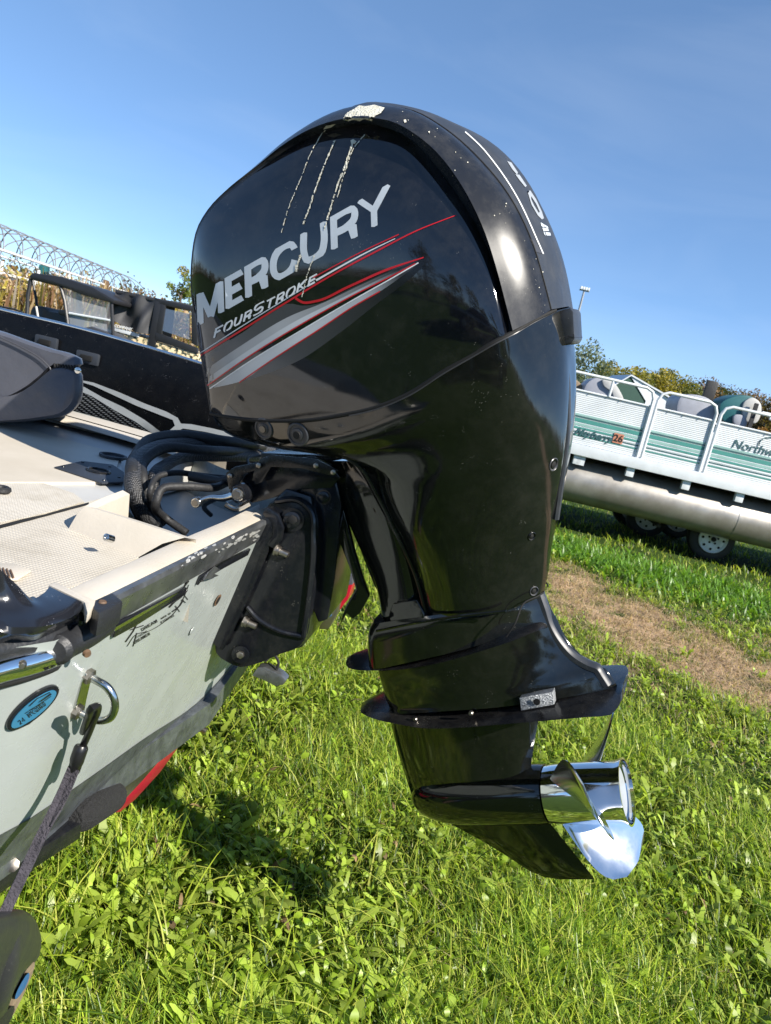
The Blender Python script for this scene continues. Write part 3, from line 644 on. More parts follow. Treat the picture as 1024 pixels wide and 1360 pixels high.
cowl_spine = both(MB(), spine).build('cowl_spine', M['spine'], eng, weld=.0004, angle=60)
cowl_band = both(MB(), band+rim[1:]).build('cowl_shoulder', M['cowlband'], eng, weld=.0002, angle=35)
cowl_panel = both(MB(), panel).build('cowl_side_panel', M['cowl'], eng, weld=.0002, angle=50)
# dark joint between spine and shoulder, rubbed seam along the bottom of the cowl
for sg in (1, -1):
    MB().tube([Vector((v.x, sg*v.y, v.z))+Vector((0,0,.0)) for v in r1[18:]], .0016, 6).build('spine_joint', M['gap'], eng)
seal_pts = [E(*p) for p in [(280,549,.155),(300,553,.172),(330,557,.186),(370,559,.193),(410,558,.198),(450,552,.201),(500,541,.203),(545,522,.201),(590,493,.198),(630,470,.192),(663,451,.185),(681,442,.172),(705,428,.135),(722,419,.105),(737,412,.07)]]
sp = cr(seal_pts, 60)
for sg in (1, -1):
    MB().tube([Vector((v.x, sg*v.y, v.z)) for v in sp], .0042, 8).build('cowl_seal', M['gap'], eng)
    MB().tube([Vector((v.x, sg*(v.y-.0035), v.z-.0035)) for v in sp[26:]], .0012, 6).build('seam_edge', M['sealline'], eng)

# ---- lower cowl and midsection shell
L = [
 [(284,551,.15,0),(281,551,.152),(310,556,.178),(370,561,.195),(450,554,.2),(520,535,.202),(590,495,.198),(640,464,.191),(682,443,.174),(712,426,.12),(735,414,.06),(757,408,.0)],
 [(292,566,.14,0),(290,566,.145),(330,582,.168),(390,586,.188),(455,580,.195),(530,560,.198),(600,528,.196),(650,500,.188),(688,478,.17),(720,462,.118),(745,452,.06),(758,450,0)],
 [(345,590,.11,0),(345,591,.125),(375,596,.145),(410,600,.16),(455,603,.172),(515,596,.182),(580,578,.187),(640,558,.182),(690,540,.162),(728,526,.11),(752,516,.05),(759,512,0)],
 [(470,616,.10,0),(470,616,.115),(484,622,.13),(500,630,.148),(525,640,.163),(570,640,.172),(625,630,.168),(680,616,.148),(722,604,.1),(748,594,.045),(755,590,0)],
 [(503,672,.09,0),(503,672,.1),(512,680,.112),(524,690,.13),(545,700,.146),(580,700,.15),(625,694,.145),(675,682,.125),(715,672,.082),(738,664,.035),(745,660,0)],
 [(532,726,.07,0),(532,726,.085),(539,732,.096),(549,742,.11),(565,750,.122),(590,752,.125),(625,748,.12),(665,740,.1),(704,732,.064),(726,726,.028),(733,724,0)],
 [(552,768,.06,0),(552,768,.078),(557,774,.085),(565,780,.096),(580,786,.104),(600,788,.106),(632,784,.1),(665,778,.084),(698,772,.052),(720,768,.022),(727,766,0)],
 [(566,818,.05,0),(566,818,.072),(569,819,.078),(575,820,.084),(590,820,.09),(610,819,.092),(640,817,.088),(668,812,.074),(697,802,.046),(716,793,.02),(722,789,0)],
]
lower = shell(L, 60, 5, cap0=False).build('midsection_housing', M['black'], eng, weld=.0002, angle=60)

# raised rib where the fore edge of the housing sweeps down
for sg in (1, -1):
    rib = [E(*p) for p in [(455,604,.165),(478,620,.155),(500,655,.13),(530,715,.11),(552,764,.092),(566,816,.08)]]
    MB().tube([Vector((v.x, sg*v.y, v.z)) for v in cr(rib, 30)], .0045, 8).build('housing_rib', M['black2'], eng)
# hollow front of the housing: inner black leg and reinforcing webs
inner = [
 [(420,612,.05,0),(420,612,.05),(445,612,.07),(475,612,.08),(500,612,.08,.0)],
 [(440,640,.05,0),(440,640,.05),(470,650,.075),(505,655,.08),(530,660,.07,0)],
 [(470,710,.045,0),(470,710,.045),(500,715,.07),(530,720,.075),(552,722,.07,0)],
 [(500,780,.04,0),(500,780,.045),(520,782,.065),(545,782,.07),(566,782,.06,0)],
 [(508,822,.04,0),(508,822,.05),(526,822,.065),(550,820,.07),(570,818,.06,0)],
]
shell(inner, 20, 4).build('inner_leg', M['black'], eng, weld=.0002)
pk = [E(*p) for p in [(519,815,.07),(524,800,.07),(556,795,.075),(566,812,.08),(566,822,.085),(521,823,.075)]]
MB().prism(pk, (0, -.01, 0)).build('drain_pocket', M['black'], eng, bevel=.002)

# ---- collar between housing and splash plate
def foil(front, mid, back, Wd, nose=.10, tail=.42, n=48, rear=.12):
    """smooth teardrop section; front / mid / back = (px, py, wref)"""
    f, m_, k = E(*front), E(*mid), E(*back); sm = (m_.x-f.x)/(k.x-f.x); out = []
    for i in range(n):
        s_ = (1-math.cos(math.pi*i/(n-1)))/2
        z = f.z*(s_-sm)*(s_-1)/sm + m_.z*s_*(s_-1)/(sm*(sm-1)) + k.z*s_*(s_-sm)/(1-sm)
        g = 1.0 if s_ > nose else math.sqrt(max(0, 1-(1-s_/nose)**2))
        if s_ > tail: q = (s_-tail)/(1-tail); g *= (1-q**2.2)*(1-rear)+rear*math.sqrt(max(0, 1-q**6))
        g *= .9+.1*math.sin(math.pi*min(1, s_/tail*.5+.0))
        out.append(Vector((f.x+(k.x-f.x)*s_, -Wd*g, z)))
    return out
def fshell(F_, name, m, sub=3, angle=35):
    rows = interp_rings([foil(*r) for r in F_], sub); mb = MB(); both(mb, rows)
    for r in (rows[0], rows[-1]): mb.add(r + [Vector((v.x, -v.y, v.z)) for v in r[1:-1]][::-1], [tuple(range(2*len(r)-2))])
    return mb.build(name, m, eng, weld=.0002, angle=angle)
C1 = [((493,824,.05),(600,815,.094),(723,788,0),.092), ((489,831,.05),(600,824,.098),(727,796,0),.098), ((486,858,.05),(600,846,.098),(732,808,0),.097), ((487,886,.05),(600,868,.096),(739,822,0),.094)]
fshell(C1, 'splash_collar', M['black'])
# strengthening line on the collar
for sg in (1, -1):
    ln = [E(*p) for p in [(500,838,.092),(560,826,.101),(620,817,.1),(672,812,.09)]]
    MB().tube([Vector((v.x, sg*v.y, v.z)) for v in cr(ln, 20)], .003, 6).build('collar_rib', M['black'], eng)
    ln = [E(*p) for p in [(672,846,.092),(684,828,.09),(697,800,.062),(712,793,.045),(722,787,.02)]]
    MB().tube([Vector((v.x, sg*v.y, v.z)) for v in cr(ln, 20)], .0016, 6).build('joint_line', M['gap'], eng)

def fin(name, pts, th, m, rnd=.0):
    """flat plate: (px, py, wref, halfwidth) from tip to tail"""
    P = []
    for px, py, wr, hw in pts: v = E(px, py, wr, 0); P.append((v.x, hw, v.z))
    P = [tuple(v) for v in cr(P, 40)]; mb = MB(); rows = []
    for x, w, z in P:
        w = max(w, .0008)
        rows.append([Vector((x, -w, z)), Vector((x, -w*.6, z+th*.5)), Vector((x, 0, z+th*.55)), Vector((x, w*.6, z+th*.5)), Vector((x, w, z)), Vector((x, w*.7, z-th*.5)), Vector((x, 0, z-th*.5)), Vector((x, -w*.7, z-th*.5))])
    mb.grid(rows, closed=True); mb.add(rows[0], [tuple(range(8))]); mb.add(rows[-1], [tuple(range(8))])
    return mb.build(name, m, eng, weld=.0002, angle=50)
fin('splash_plate', [(461,876,0,.0),(462,878,.02,.03),(467,882,.04,.058),(480,888,.075,.084),(500,890,.09,.092),(530,889,.1,.102),(560,885,.105,.107),(600,876,.108,.11),(640,864,.106,.108),(680,851,.1,.102),(708,840,.07,.07),(728,832,.015,.015)], .008, M['black2'])

# ---- housing between splash plate and anti-ventilation plate, with the swept tail
H = [((497,888,.05),(600,872,.086),(738,818,0),.086), ((500,903,.05),(610,889,.084),(748,840,0),.084), ((503,918,.05),(620,906,.082),(764,862,0),.080), ((506,931,.05),(635,922,.081),(786,880,0),.078), ((509,938,.05),(645,932,.082),(804,888,0),.078), ((511,944,.05),(655,942,.084),(820,911,0),.080)]
fshell(H, 'driveshaft_housing', M['black'], 4, 45)
fin('anti_ventilation_plate', [(481,937,0,0),(482,940,.02,.035),(488,946,.055,.068),(502,953,.085,.094),(530,961,.105,.108),(560,966,.112,.115),(610,966,.116,.118),(660,962,.118,.12),(720,957,.118,.12),(780,952,.116,.117),(812,949,.11,.11),(820,940,.085,.086),(826,925,.045,.045),(828,910,0,0)], .011, M['black2'])
# satin tail edge strip that follows the skirt from the housing to the plate
te = [E(*p) for p in [(722,786,.004),(729,806,.004),(736,828,.004),(749,850,.004),(766,868,.004),(783,878,.004),(797,884,.004),(803,893,.004),(812,907,.004)]]
tp = cr(te, 40); mb = MB(); rows = []
for i, v in enumerate(tp):
    t = (tp[min(39, i+1)]-tp[max(0, i-1)]).normalized(); nn = Vector((t.z, 0, -t.x)); nn = nn if nn.x > 0 else -nn
    rows.append([v+Vector((0,y_,0))+nn*o_ for y_, o_ in ((-.0125,-.014),(-.012,-.005),(-.007,.000),(0,.0012),(.007,.0),(.012,-.005),(.0125,-.014))])
MB().grid(rows).build('tail_edge', M['spine'], eng)
an = [E(*p) for p in [(690,927,.078),(734,919,.07),(736,936,.072),(692,944,.082)]]
anode = MB().prism(an, (0, .02, 0)).build('zinc_anode', M['anode'], eng, bevel=.0012)
c = E(713,932,.0762+.002); MB().disc(c, (0.05,-1,0), [(0,.0065),(.0015,.0065),(.0015,.004),(.0016,.0001)], 16).build('anode_bolt', M['gap'], anode)
for p in ((552,955,.09), (626,947,.088)):
    MB().disc(E(*p), (0.0,-1,.2), [(0,.0055),(.004,.005),(.006,.003)], 10).build('housing_screw', M['bolt'], eng)

# ---- strut, torpedo and skeg
S = [
 [(517,952,.0,0),(522,952,.02),(545,954,.034),(600,956,.04),(650,955,.034),(695,953,.018),(716,951,.0)],
 [(529,1000,0,0),(535,1000,.018),(556,1000,.03),(605,1000,.036),(650,998,.032),(692,994,.016),(709,992,0)],
 [(540,1035,0,0),(546,1036,.016),(565,1036,.028),(606,1036,.033),(650,1034,.03),(690,1028,.018),(706,1022,0)],
 [(548,1060,0,0),(556,1058,.016),(575,1056,.026),(610,1056,.032),(655,1055,.032),(700,1052,.024),(716,1050,0)],
]
shell(S, 30, 4).build('gearcase_strut', M['black'], eng, weld=.0002)
# torpedo axis
pa = E(728,1054,0); pb = E(548,1058,0); axz = pa.z
x0, x1 = pb.x, pa.x; R_T = .0600
prof = [(0,.0),(.006,.018),(.02,.033),(.045,.046),(.08,.055),(.12,.0595),(.16,.0605),((x1-x0)*.8,.0605),((x1-x0)-.012,.0600),((x1-x0),.0585),((x1-x0)+.001,.03)]
HUBZ = axz
tor = MB().disc((x0, 0, HUBZ), (1,0,0), prof, 40).build('gearcase_torpedo', M['black'], eng, weld=.0002, angle=60)
K = [
 [(580,1082,0,0),(600,1083,.007),(640,1085,.010),(690,1086,.008),(726,1086,0)],
 [(598,1094,0,0),(612,1094,.006),(650,1094,.009),(700,1094,.007),(731,1094,0)],
 [(637,1115,0,0),(648,1115,.005),(680,1115,.007),(720,1115,.005),(748,1115,0)],
 [(670,1135,0,0),(680,1135,.004),(705,1135,.006),(740,1135,.004),(764,1135,0)],
 [(702,1156,0,0),(710,1156,.003),(730,1156,.004),(760,1156,.003),(781,1156,0)],
 [(723,1165,0,0),(729,1165,.002),(745,1165,.003),(770,1165,.002),(788,1165,0)],
 [(743,1168,0,0),(748,1168,.001),(760,1168,.0015),(778,1168,.001),(790,1168,0)],
]
shell(K, 20, 1).build('skeg', M['black'], eng, weld=.0002)

# ---- propeller
hx = x1+.001; pr_len = .160
hub = MB().disc((hx, 0, HUBZ), (1,0,0), [(0,.050),(.002,.0565),(.02,.0585),(.06,.0600),(.10,.0595),(.13,.0595),(pr_len-.012,.0610),(pr_len-.003,.0640),(pr_len,.0645),(pr_len,.0605),(pr_len-.012,.0595),(pr_len-.014,.02)], 56)
prop = hub.build('propeller', M['chrome'], eng, angle=30)
MB().disc((hx+pr_len-.0135, 0, HUBZ), (1,0,0), [(0,.059),(.001,.059),(.001,.0001)], 40).build('hub_end', M['grey1'], prop)
PITCH_P = .50
def blade(phi0, ha=36):
    rows_f = []; rows_b = []
    for i in range(15):
        t = i/14; r = .054+.120*t
        half = rad(ha)*(1-.10*t)*math.sqrt(max(0, 1-(t*.985)**7))+rad(1.5)
        half = min(half, .083/r*1.15+.1)
        skew = rad(14)*t*t
        rf = []; rb = []
        for j in range(15):
            s = -1+2*j/14; ph = phi0 + s*half
            x = hx+.067 + PITCH_P/(2*math.pi)*(s*half) + .063*t + .012*(s*s)*(-1 if s > 0 else 1)*t*.4
            th = .0055*(1-.7*t)*math.sqrt(max(0, 1-s*s))+.0009
            up, w = math.cos(ph), math.sin(ph)
            rf.append(Vector((x-th, -r*w, HUBZ+r*up))); rb.append(Vector((x+th, -r*w, HUBZ+r*up)))
        rows_f.append(rf); rows_b.append(rb)
    mb = MB(); rows = [a+b[::-1] for a, b in zip(rows_f, rows_b)]
    mb.grid(rows, closed=True); mb.add(rows[-1], [tuple(range(30))])
    return mb.build('blade', M['chrome2'], prop, weld=.0001, angle=60)
for ph in (64, -60, 184): blade(rad(ph), 32)

# ---- fittings of the cowl
# rear latch block
lt = [E(*p) for p in [(735,419,.035),(741,414,.035),(760,409,.02),(764,414,.02),(766,450,.02),(762,457,.02),(742,459,.035),(737,456,.035)]]
latch = MB().prism([Vector((v.x, -.04, v.z)) for v in lt], (0, .08, 0)).build('cowl_latch', M['spine'], eng, bevel=.005)
MB().prism([Vector((v.x, -.0425, v.z)) for v in [E(*p) for p in [(732,420,.045),(739,417,.045),(742,457,.045),(736,458,.045)]]], (0, .003, 0)).build('latch_gap', M['gap'], latch)
MB().prism([Vector((v.x, -.0402, v.z)) for v in [E(*p) for p in [(740,448,.035),(765,443,.02),(766,449,.02),(741,455,.035)]]], (0, .0804, 0)).build('latch_lip', M['capblack'], latch, bevel=.001)
# rear pillar under the latch
rp = [E(*p) for p in [(744,458,.02),(750,520,.02),(749,580,.02),(742,640,.02),(735,690,.02)]]
MB().tube(cr([Vector((v.x+.004, -.02, v.z)) for v in rp], 24), .007, 8, flat=1).build('rear_pillar', M['spine'], eng)
surf_low = Surf([lower, cowl_band, cowl_panel, cowl_spine])
def on_surf(px, py, s=None):
    h = (s or surf_low).hit(px, py); inv = EM.inverted(); return inv @ h[0], (inv.to_3x3() @ h[1]).normalized()
for px, py, r in ((735,617,.0125), (706,712,.0085), (709,785,.010)):
    p, n = on_surf(px, py)
    sc = MB().disc(p-n*.003, n, [(0,r),(.004,r),(.005,r*.9),(.003,r*.7),(-.002,r*.62),(-.002,.0001)], 20).build('housing_screw_recess', M['sealline'] if r > .009 else M['black2'], eng)
    MB().disc(p-n*.004, n, [(0,r*.55),(.005,r*.5),(.006,r*.3)], 6).build('screw_head', M['gap'], sc)
for px, py, r, z in ((351,569,.021,0), (396,577,.023,1)):
    p, n = on_surf(px, py); n = (n+Vector((0,-.6,.0))).normalized()
    pl = MB().disc(p-n*.006, n, [(0,r),(.008,r),(.0095,r*.93),(.0095,r*.8),(.0078,r*.76),(.0078,r*.55),(.0095,r*.5),(.0105,r*.3),(.0105,.0001)], 32).build('round_plug', M['spine'], eng)
    MB().disc(p, n, [(.0042,r*.34),(.0068,r*.32),(.0068,.0001)], 20).build('plug_centre', M['gap'] if z else M['black'], pl)
p, n = on_surf(667, 397)
MB().disc(p-n*.002, n, [(0,.004),(.0035,.004),(.0035,.001)], 12).build('cowl_pin_hole', M['gap'], eng)

# ---- markings on the side panel
ps = Surf([cowl_panel, cowl_band, cowl_spine])
let = []
def base(x): return 431-(x-267)*.562
for ch, xa, xb in (('M',265,296),('E',302,323),('R',327,357),('C',360,395),('U',401,435),('R',440,477),('Y',476,519)):
    hgt = 42+ (xa-266)*.018
    f = lambda x, y, xa=xa, xb=xb, h=hgt: (xa+(xb-xa)*x - 1.5*y, base(xa+(xb-xa)*x)-h*y)
    let += glyphs(ch, f, 9.2 if ch not in 'MY' else 8.4)
decal('brand_lettering', let, ps, .0006, M['letter'], cowl_panel, 5)
let = []
x = 284
for ch, w_ in (('F',13),('O',13),('U',13),('R',13),('S',16),('T',14),('R',13.5),('O',14),('K',15),('E',13)):
    hh = 13.5 if ch not in 'S' else 15.5
    f = lambda X, Y, x=x, w_=w_, hh=hh: (x+(w_-3)*X+3.2*Y, 450-(x-283+(w_-3)*X)*.545-hh*Y)
    let += glyphs(ch, f, 2.5); x += w_
decal('model_lettering', let, ps, .0012, M['white'], cowl_panel, 4)
def q3(l): return [(240+x/2.695, 340+y/2.695) for x, y in l]
def q1(l): return [(240+x/2.695, 120+y/2.695) for x, y in l]
def smooth_poly(up, lo): return curve2(up, 30)+curve2(lo, 30)
UR = [(262,475),(322,438),(385,399),(440,366),(500,334),(555,306),(606,286)]
BR_ = [(393,396),(402,401.5),(420,400),(463,381),(515,358),(563,342)]
R3_ = [(276,512),(330,474),(400,431),(470,392),(520,367),(552,350)]
WL = [(279,516),(335,478),(400,439),(470,398),(520,370),(556,349)]
R4_ = [(318,508),(360,479),(425,437),(470,407),(505,387)]
decal('stripe_fade', [smooth_poly([(262,479),(322,442),(385,403),(402,406),(420,404),(463,384),(515,361),(560,345)], [(552,350),(520,367),(470,392),(400,431),(330,474),(276,512),(267,496)][::1])], ps, .0003, M['fadeB'], cowl_panel, 8)
decal('stripe_band', [smooth_poly([(266,496),(322,458),(385,420),(430,402),(480,378),(530,356),(558,346)], [(552,350),(520,367),(470,392),(400,431),(330,474),(276,512)])], ps, .0005, M['fadeA'], cowl_panel, 8)
decal('stripe_band', [smooth_poly([(270,506),(326,468),(390,428),(450,398),(500,373),(540,354)], [(552,350),(520,367),(470,392),(400,431),(330,474),(276,512)])], ps, .0007, M['fadeC'], cowl_panel, 8)
decal('stripe_band', [smooth_poly(WL, [(548,357),(505,387),(470,407),(425,437),(360,479),(318,507),(298,512)])], ps, .0005, M['fadeC'], cowl_panel, 8)
decal('stripe_fade', [smooth_poly([(316,509),(360,480),(425,438),(470,408),(520,378),(562,345)], [(569,347),(545,370),(500,404),(450,443),(395,480),(350,498)])], ps, .0003, M['fadeB'], cowl_panel, 8)
decal('white_stripe', [ribbon(curve2(WL, 60), 1.6)], ps, .0009, M['white'], cowl_panel, 6)
decal('white_stripe', [ribbon(curve2([(266,469),(322,433),(385,394),(418,374)], 40), 1.3)], ps, .0008, M['letter'], cowl_panel, 6)
decal('white_stripe', [ribbon(curve2([(420,372.5),(450,355.5),(485,336.5),(525,317)], 30), [2.6-.06*k for k in range(30)])], ps, .0008, M['white'], cowl_panel, 6)
decal('red_stripe', [ribbon(curve2(UR, 70), [2.4]*50+[2.4-.08*k for k in range(20)])], ps, .0010, M['red'], cowl_panel, 6)
decal('red_stripe', [ribbon(curve2([(416,369),(450,350.5),(485,332.5),(530,311.5)], 30), 1.5)], ps, .0010, M['red'], cowl_panel, 6)
decal('red_stripe', [ribbon(curve2(BR_, 50), [3.2]*35+[3.2-.12*k for k in range(15)])], ps, .0011, M['red'], cowl_panel, 6)
decal('red_stripe', [ribbon(curve2(R3_, 60), 1.7)], ps, .0011, M['red'], cowl_panel, 6)
decal('red_stripe', [ribbon(curve2(R4_, 50), 1.7)], ps, .0010, M['red'], cowl_panel, 6)
# bird droppings that ran down the side
def drip(pts, w):
    c = curve2(q1(pts), 46); out = []
    i = 0
    while i < 44:
        n_ = random.randint(2, 6); seg = c[i:i+n_+1]
        if len(seg) > 2: out.append(ribbon([(a+random.uniform(-.5,.5), b) for a, b in seg], [max(.5, w*random.uniform(.35,1.1)) for _ in seg]))
        i += n_ + random.choice((0, 0, 1, 1))
    return out
dp = drip([(517,140),(470,220),(430,320),(392,410),(362,510)], 1.4)+drip([(548,190),(515,270),(485,350),(462,420),(440,480)], 2.2)+drip([(618,185),(590,270),(560,350),(535,430),(515,500)], 3.0)+drip([(660,160),(620,210),(590,290),(560,390)], 1.6)+drip([(430,590),(415,640)], 2.5)+drip([(480,590),(455,660),(435,740)], 1.5)
dp += [q1([(608,182),(618,176),(630,184),(624,194),(612,192)]), q1([(545,184),(556,180),(552,190)]), q1([(412,622),(420,630),(418,650),(410,648)])]
decal('dried_drip', dp, ps, .0013, M['dropping'], cowl_panel, 3)['kind'] = 'stuff'
patch = [(455,158),(462,150),(470,146),(477,141),(486,142),(497,140),(511,144),(506,151),(499,154),(494,160),(484,157),(478,160),(470,158),(463,160)]
decal('bird_dropping', [patch]+[q1(p_) for p_ in ([(510,138),(520,124),(555,118),(540,130)], [(798,108),(806,106),(808,116),(800,118)], [(885,150),(892,148),(890,156)])], ps, .0012, M['dropping'], cowl_band, 4)
sp_ = []
for _ in range(24):
    x = random.uniform(500, 735); y = 136+(x-500)**2/235*1.0+random.uniform(2, 60); r = random.uniform(.35, 1.0)
    sp_.append([(x+r*math.cos(a), y+r*math.sin(a)) for a in (0, 1.3, 2.5, 3.8, 5)])
decal('dirt_speck', sp_, ps, .0008, M['dropping'], cowl_band, 9)
# border and figures along the spine
def q2(l): return [(520+x/3.657, 120+y/3.657) for x, y in l]
decal('spine_border', [ribbon(curve2(q2([(357,203),(430,270),(500,355),(570,455),(625,550),(670,645),(705,725),(736,795)])), 1.5)], ps, .0008, M['white'], cowl_spine, 5)
decal('spine_border', [q2([(736,795),(700,785),(672,722),(690,728),(712,760)])], ps, .0007, M['sealline'], cowl_spine, 5)
decal('spine_figure', [q2([(658,490),(672,488),(700,530),(728,590),(738,622),(728,628),(708,608),(678,556)])], ps, .0009, M['grey1'], cowl_spine, 4, minus=[q2([(676,515),(700,552),(718,592),(712,596),(690,560),(676,530)])])
decal('spine_figure', [q2([(560,345),(580,352),(612,400),(608,412),(585,385)]), q2([(600,410),(620,412),(655,465),(648,472),(622,440)])], ps, .0009, M['grey1'], cowl_spine, 4)
decal('spine_small_text', [q2([(722,642),(738,652),(740,668),(726,660)]), q2([(730,668),(758,672),(762,684),(736,684)]), q2([(738,652),(756,662),(760,672),(742,664)]), q2([(745,690),(768,692),(772,706),(752,706)]), q2([(736,684),(740,700),(748,708),(742,692)])], ps, .0009, M['letter'], cowl_spine, 4)

# ---- transom bracket and swivel (in the boat's frame, upright with the transom)
def bx(px, py, y): return By(px, py, y)
def eng_from_boat(mb): return mb   # boat-frame points are turned into world points below
def bbuild(mb, name, m, **k):
    mb.tf(BM); return mb.build(name, m, k.pop('parent', eng), world=True, **k)
plate = [(352,677),(358,668),(372,661),(396,661),(413,672),(421,692),(420,720),(417,751),(412,810),(407,845),(401,856),(370,870),(335,884),(321,887),(300,879),(287,869),(285,858),(300,820),(330,756)]
for yo, th in ((-.14, .016), (.124, .016)):
    P_ = [bx(x, y, -.14) for x, y in plate]; P_ = [Vector((p.x, yo, p.z)) for p in cr(P_, 60, closed=True)]
    br = bbuild(MB().prism(P_, (0, th, 0)), 'clamp_bracket', M['iron'], bevel=.004)
# thick flange along the transom and the raised outer edge
fl = [bx(x, y, -.145) for x, y in [(352,680),(330,738),(306,798),(286,852),(298,862),(312,836),(338,780),(362,722),(368,700),(364,684)]]
bbuild(MB().prism(fl, (0, -.016, 0)), 'bracket_flange', M['iron'], bevel=.005)
hk = [bx(x, y, -.15) for x, y in [(357,672),(372,682),(379,700),(376,716),(366,728),(356,722),(364,708),(362,692),(350,682)]]
bbuild(MB().prism(hk, (0, -.012, 0)), 'bracket_flange', M['iron'], bevel=.004)
rm = [bx(x, y, -.142) for x, y in [(366,666),(396,665),(413,680),(416,710),(411,790),(403,846)]]
bbuild(MB().tube(cr(rm, 40), .006, 8), 'bracket_rim', M['iron'])
rm = [bx(x, y, -.142) for x, y in [(403,846),(370,838),(340,820),(328,806)]]
bbuild(MB().tube(cr(rm, 20), .005, 8), 'bracket_rim', M['iron'])
sh = [bx(x, y, -.148) for x, y in [(351,738),(343,758),(330,786),(318,812),(316,816),(326,792),(340,762)]]
bbuild(MB().prism(sh, (0, -.002, 0)), 'scuffed_edge', M['alu'])
# block between the plates, swivel head and tilt tube
blk = [bx(x, y, 0) for x, y in [(372,668),(400,640),(432,650),(440,700),(436,760),(428,812),(420,838),(400,842),(330,860),(350,780)]]
bbuild(MB().prism([Vector((p.x, -.118, p.z)) for p in blk], (0, .236, 0)), 'tilt_ram_block', M['iron'], bevel=.008)
sw = [bx(x, y, -.09) for x, y in [(402,622),(430,622),(449,640),(455,668),(450,720),(446,770),(436,822),(424,826),(414,800),(418,720),(404,668),(380,650)]]
bbuild(MB().prism([Vector((p.x, -.10, p.z)) for p in sw], (0, .20, 0)), 'swivel_bracket', M['iron'], bevel=.006)
arm = [bx(x, y, -.06) for x, y in [(430,632),(452,650),(462,690),(472,730),(484,768),(492,790),(480,812),(470,820),(462,812),(452,830),(462,800),(474,780),(466,752),(452,716),(440,680)]]
bbuild(MB().prism([Vector((p.x, -.075, p.z)) for p in arm], (0, .02, 0)), 'support_arm', M['black'], bevel=.004)
arm = [bx(x, y, -.03) for x, y in [(446,612),(478,660),(498,706),(514,752),(524,790),(512,800),(498,776),(480,730),(460,684),(440,650)]]
bbuild(MB().prism([Vector((p.x, -.045, p.z)) for p in arm], (0, .09, 0)), 'support_arm', M['black2'], bevel=.006)
head = [bx(x, y, -.11) for x, y in [(318,640),(335,622),(370,612),(410,608),(440,618),(452,634),(440,648),(400,650),(360,662),(335,668),(322,660)]]
bbuild(MB().prism([Vector((p.x, -.112, p.z)) for p in head], (0, .21, 0)), 'swivel_head', M['iron'], bevel=.002)
nk = [bx(x, y, -.03) for x, y in [(352,600),(470,606),(470,640),(420,634),(352,624)]]
bbuild(MB().prism([Vector((p.x, -.06, p.z)) for p in nk], (0, .12, 0)), 'mount_block', M['black2'], bevel=.003)
for pl_ in ([(345,610),(360,604),(420,610),(450,625),(440,632),(400,622),(360,620),(348,640),(338,644),(336,630)], [(300,628),(312,620),(352,612),(354,620),(322,630),(316,646),(304,650)]):
    pp = [bx(x, y, -.14) for x, y in pl_]; bbuild(MB().prism(pp, (0, .006, 0)), 'shift_bracket', M['black2'], bevel=.001)
# bolts: (pixel, radius, length, material)
def bolt(px, py, y, r, ln, m, hexa=True, name='bracket_bolt', wash=0):
    c = bx(px, py, y); mb = MB()
    if wash: mb.disc(c, (0,-1,0), [(0,wash),(.003,wash),(.003,.001)], 24)
    o = bbuild(MB().disc(c, (0,-1,0), [(0,r),(ln*.9,r),(ln,r*.85),(ln,.0001)], 6 if hexa else 18), name, M[m])
    if wash: mb.tf(BM).build('washer', M['iron'] if m == 'bolt' else M[m], o, world=True)
    return o
bolt(389,690,-.142,.017,.012,'iron',False,wash=.024)
bolt(389,690,-.154,.009,.006,'gap')
for q_ in ((306,632),(344,618),(420,618),(443,627)): bolt(*q_, -.142, .0055, .005, 'bolt')
bolt(430,660,-.105,.012,.008,'iron',False,wash=.016)
for px, py in ((366,730),(324,825)):
    c = bx(px, py, -.146); d_ = (bx(px+16, py+7, -.146)-c).normalized()
    s_ = MB().disc(c, d_, [(0,.0105),(.009,.0105),(.009,.007),(.028,.007),(.029,.004)], 12); bbuild(s_, 'stud', M['bolt'])
    w_ = MB().disc(c, d_, [(-.001,.0125),(.003,.0125),(.003,.001)], 6); bbuild(w_, 'nut', M['bolt'])
bolt(320,869,-.142,.019,.005,'iron',False,wash=.0)
bolt(320,869,-.147,.008,.007,'bolt')
# steering link: two eyes and a shaped bar
e1 = bx(262,667,-.16); e2 = bx(318,656,-.16)
bbuild(MB().disc(e1+Vector((0,.008,0)), (0,-1,0), [(0,.0105),(.016,.0105),(.018,.009)], 20), 'steering_link_eye', M['steel'])
bbuild(MB().disc(e1-Vector((0,.01,0)), (0,-1,0), [(0,.0075),(.004,.0075),(.004,.001)], 6), 'link_bolt', M['bolt'])
bbuild(MB().disc(e2+Vector((0,.03,0)), (0,-1,0), [(0,.020),(.03,.020),(.036,.017)], 24), 'steering_pivot', M['iron'])
bbuild(MB().disc(e2-Vector((0,.004,0)), (0,-1,0), [(0,.0135),(.006,.0135),(.008,.012)], 24), 'pivot_washer', M['steel'])
bbuild(MB().disc(e2-Vector((0,.012,0)), (0,-1,0), [(0,.0085),(.006,.0085),(.006,.001)], 6), 'link_bolt', M['bolt'])
lk = cr([e1, e1.lerp(e2,.3)+Vector((0,0,.004)), e1.lerp(e2,.65)+Vector((0,0,-.003)), e2], 16)
bbuild(MB().tube(lk, [.0085,.0075,.007,.0065,.006,.006,.006,.006,.0065,.007,.0075,.008,.009,.010,.011,.012], 12), 'steering_link', M['steel'])
bbuild(MB().tube(cr([bx(300,670,-.155),bx(312,676,-.155),bx(332,668,-.15)], 10), .006, 8), 'steering_link', M['steel'])
bbuild(MB().tube([bx(252,632,-.05), bx(292,640,-.05), bx(332,628,-.05)], .011, 12), 'steering_rod', M['rubber'])

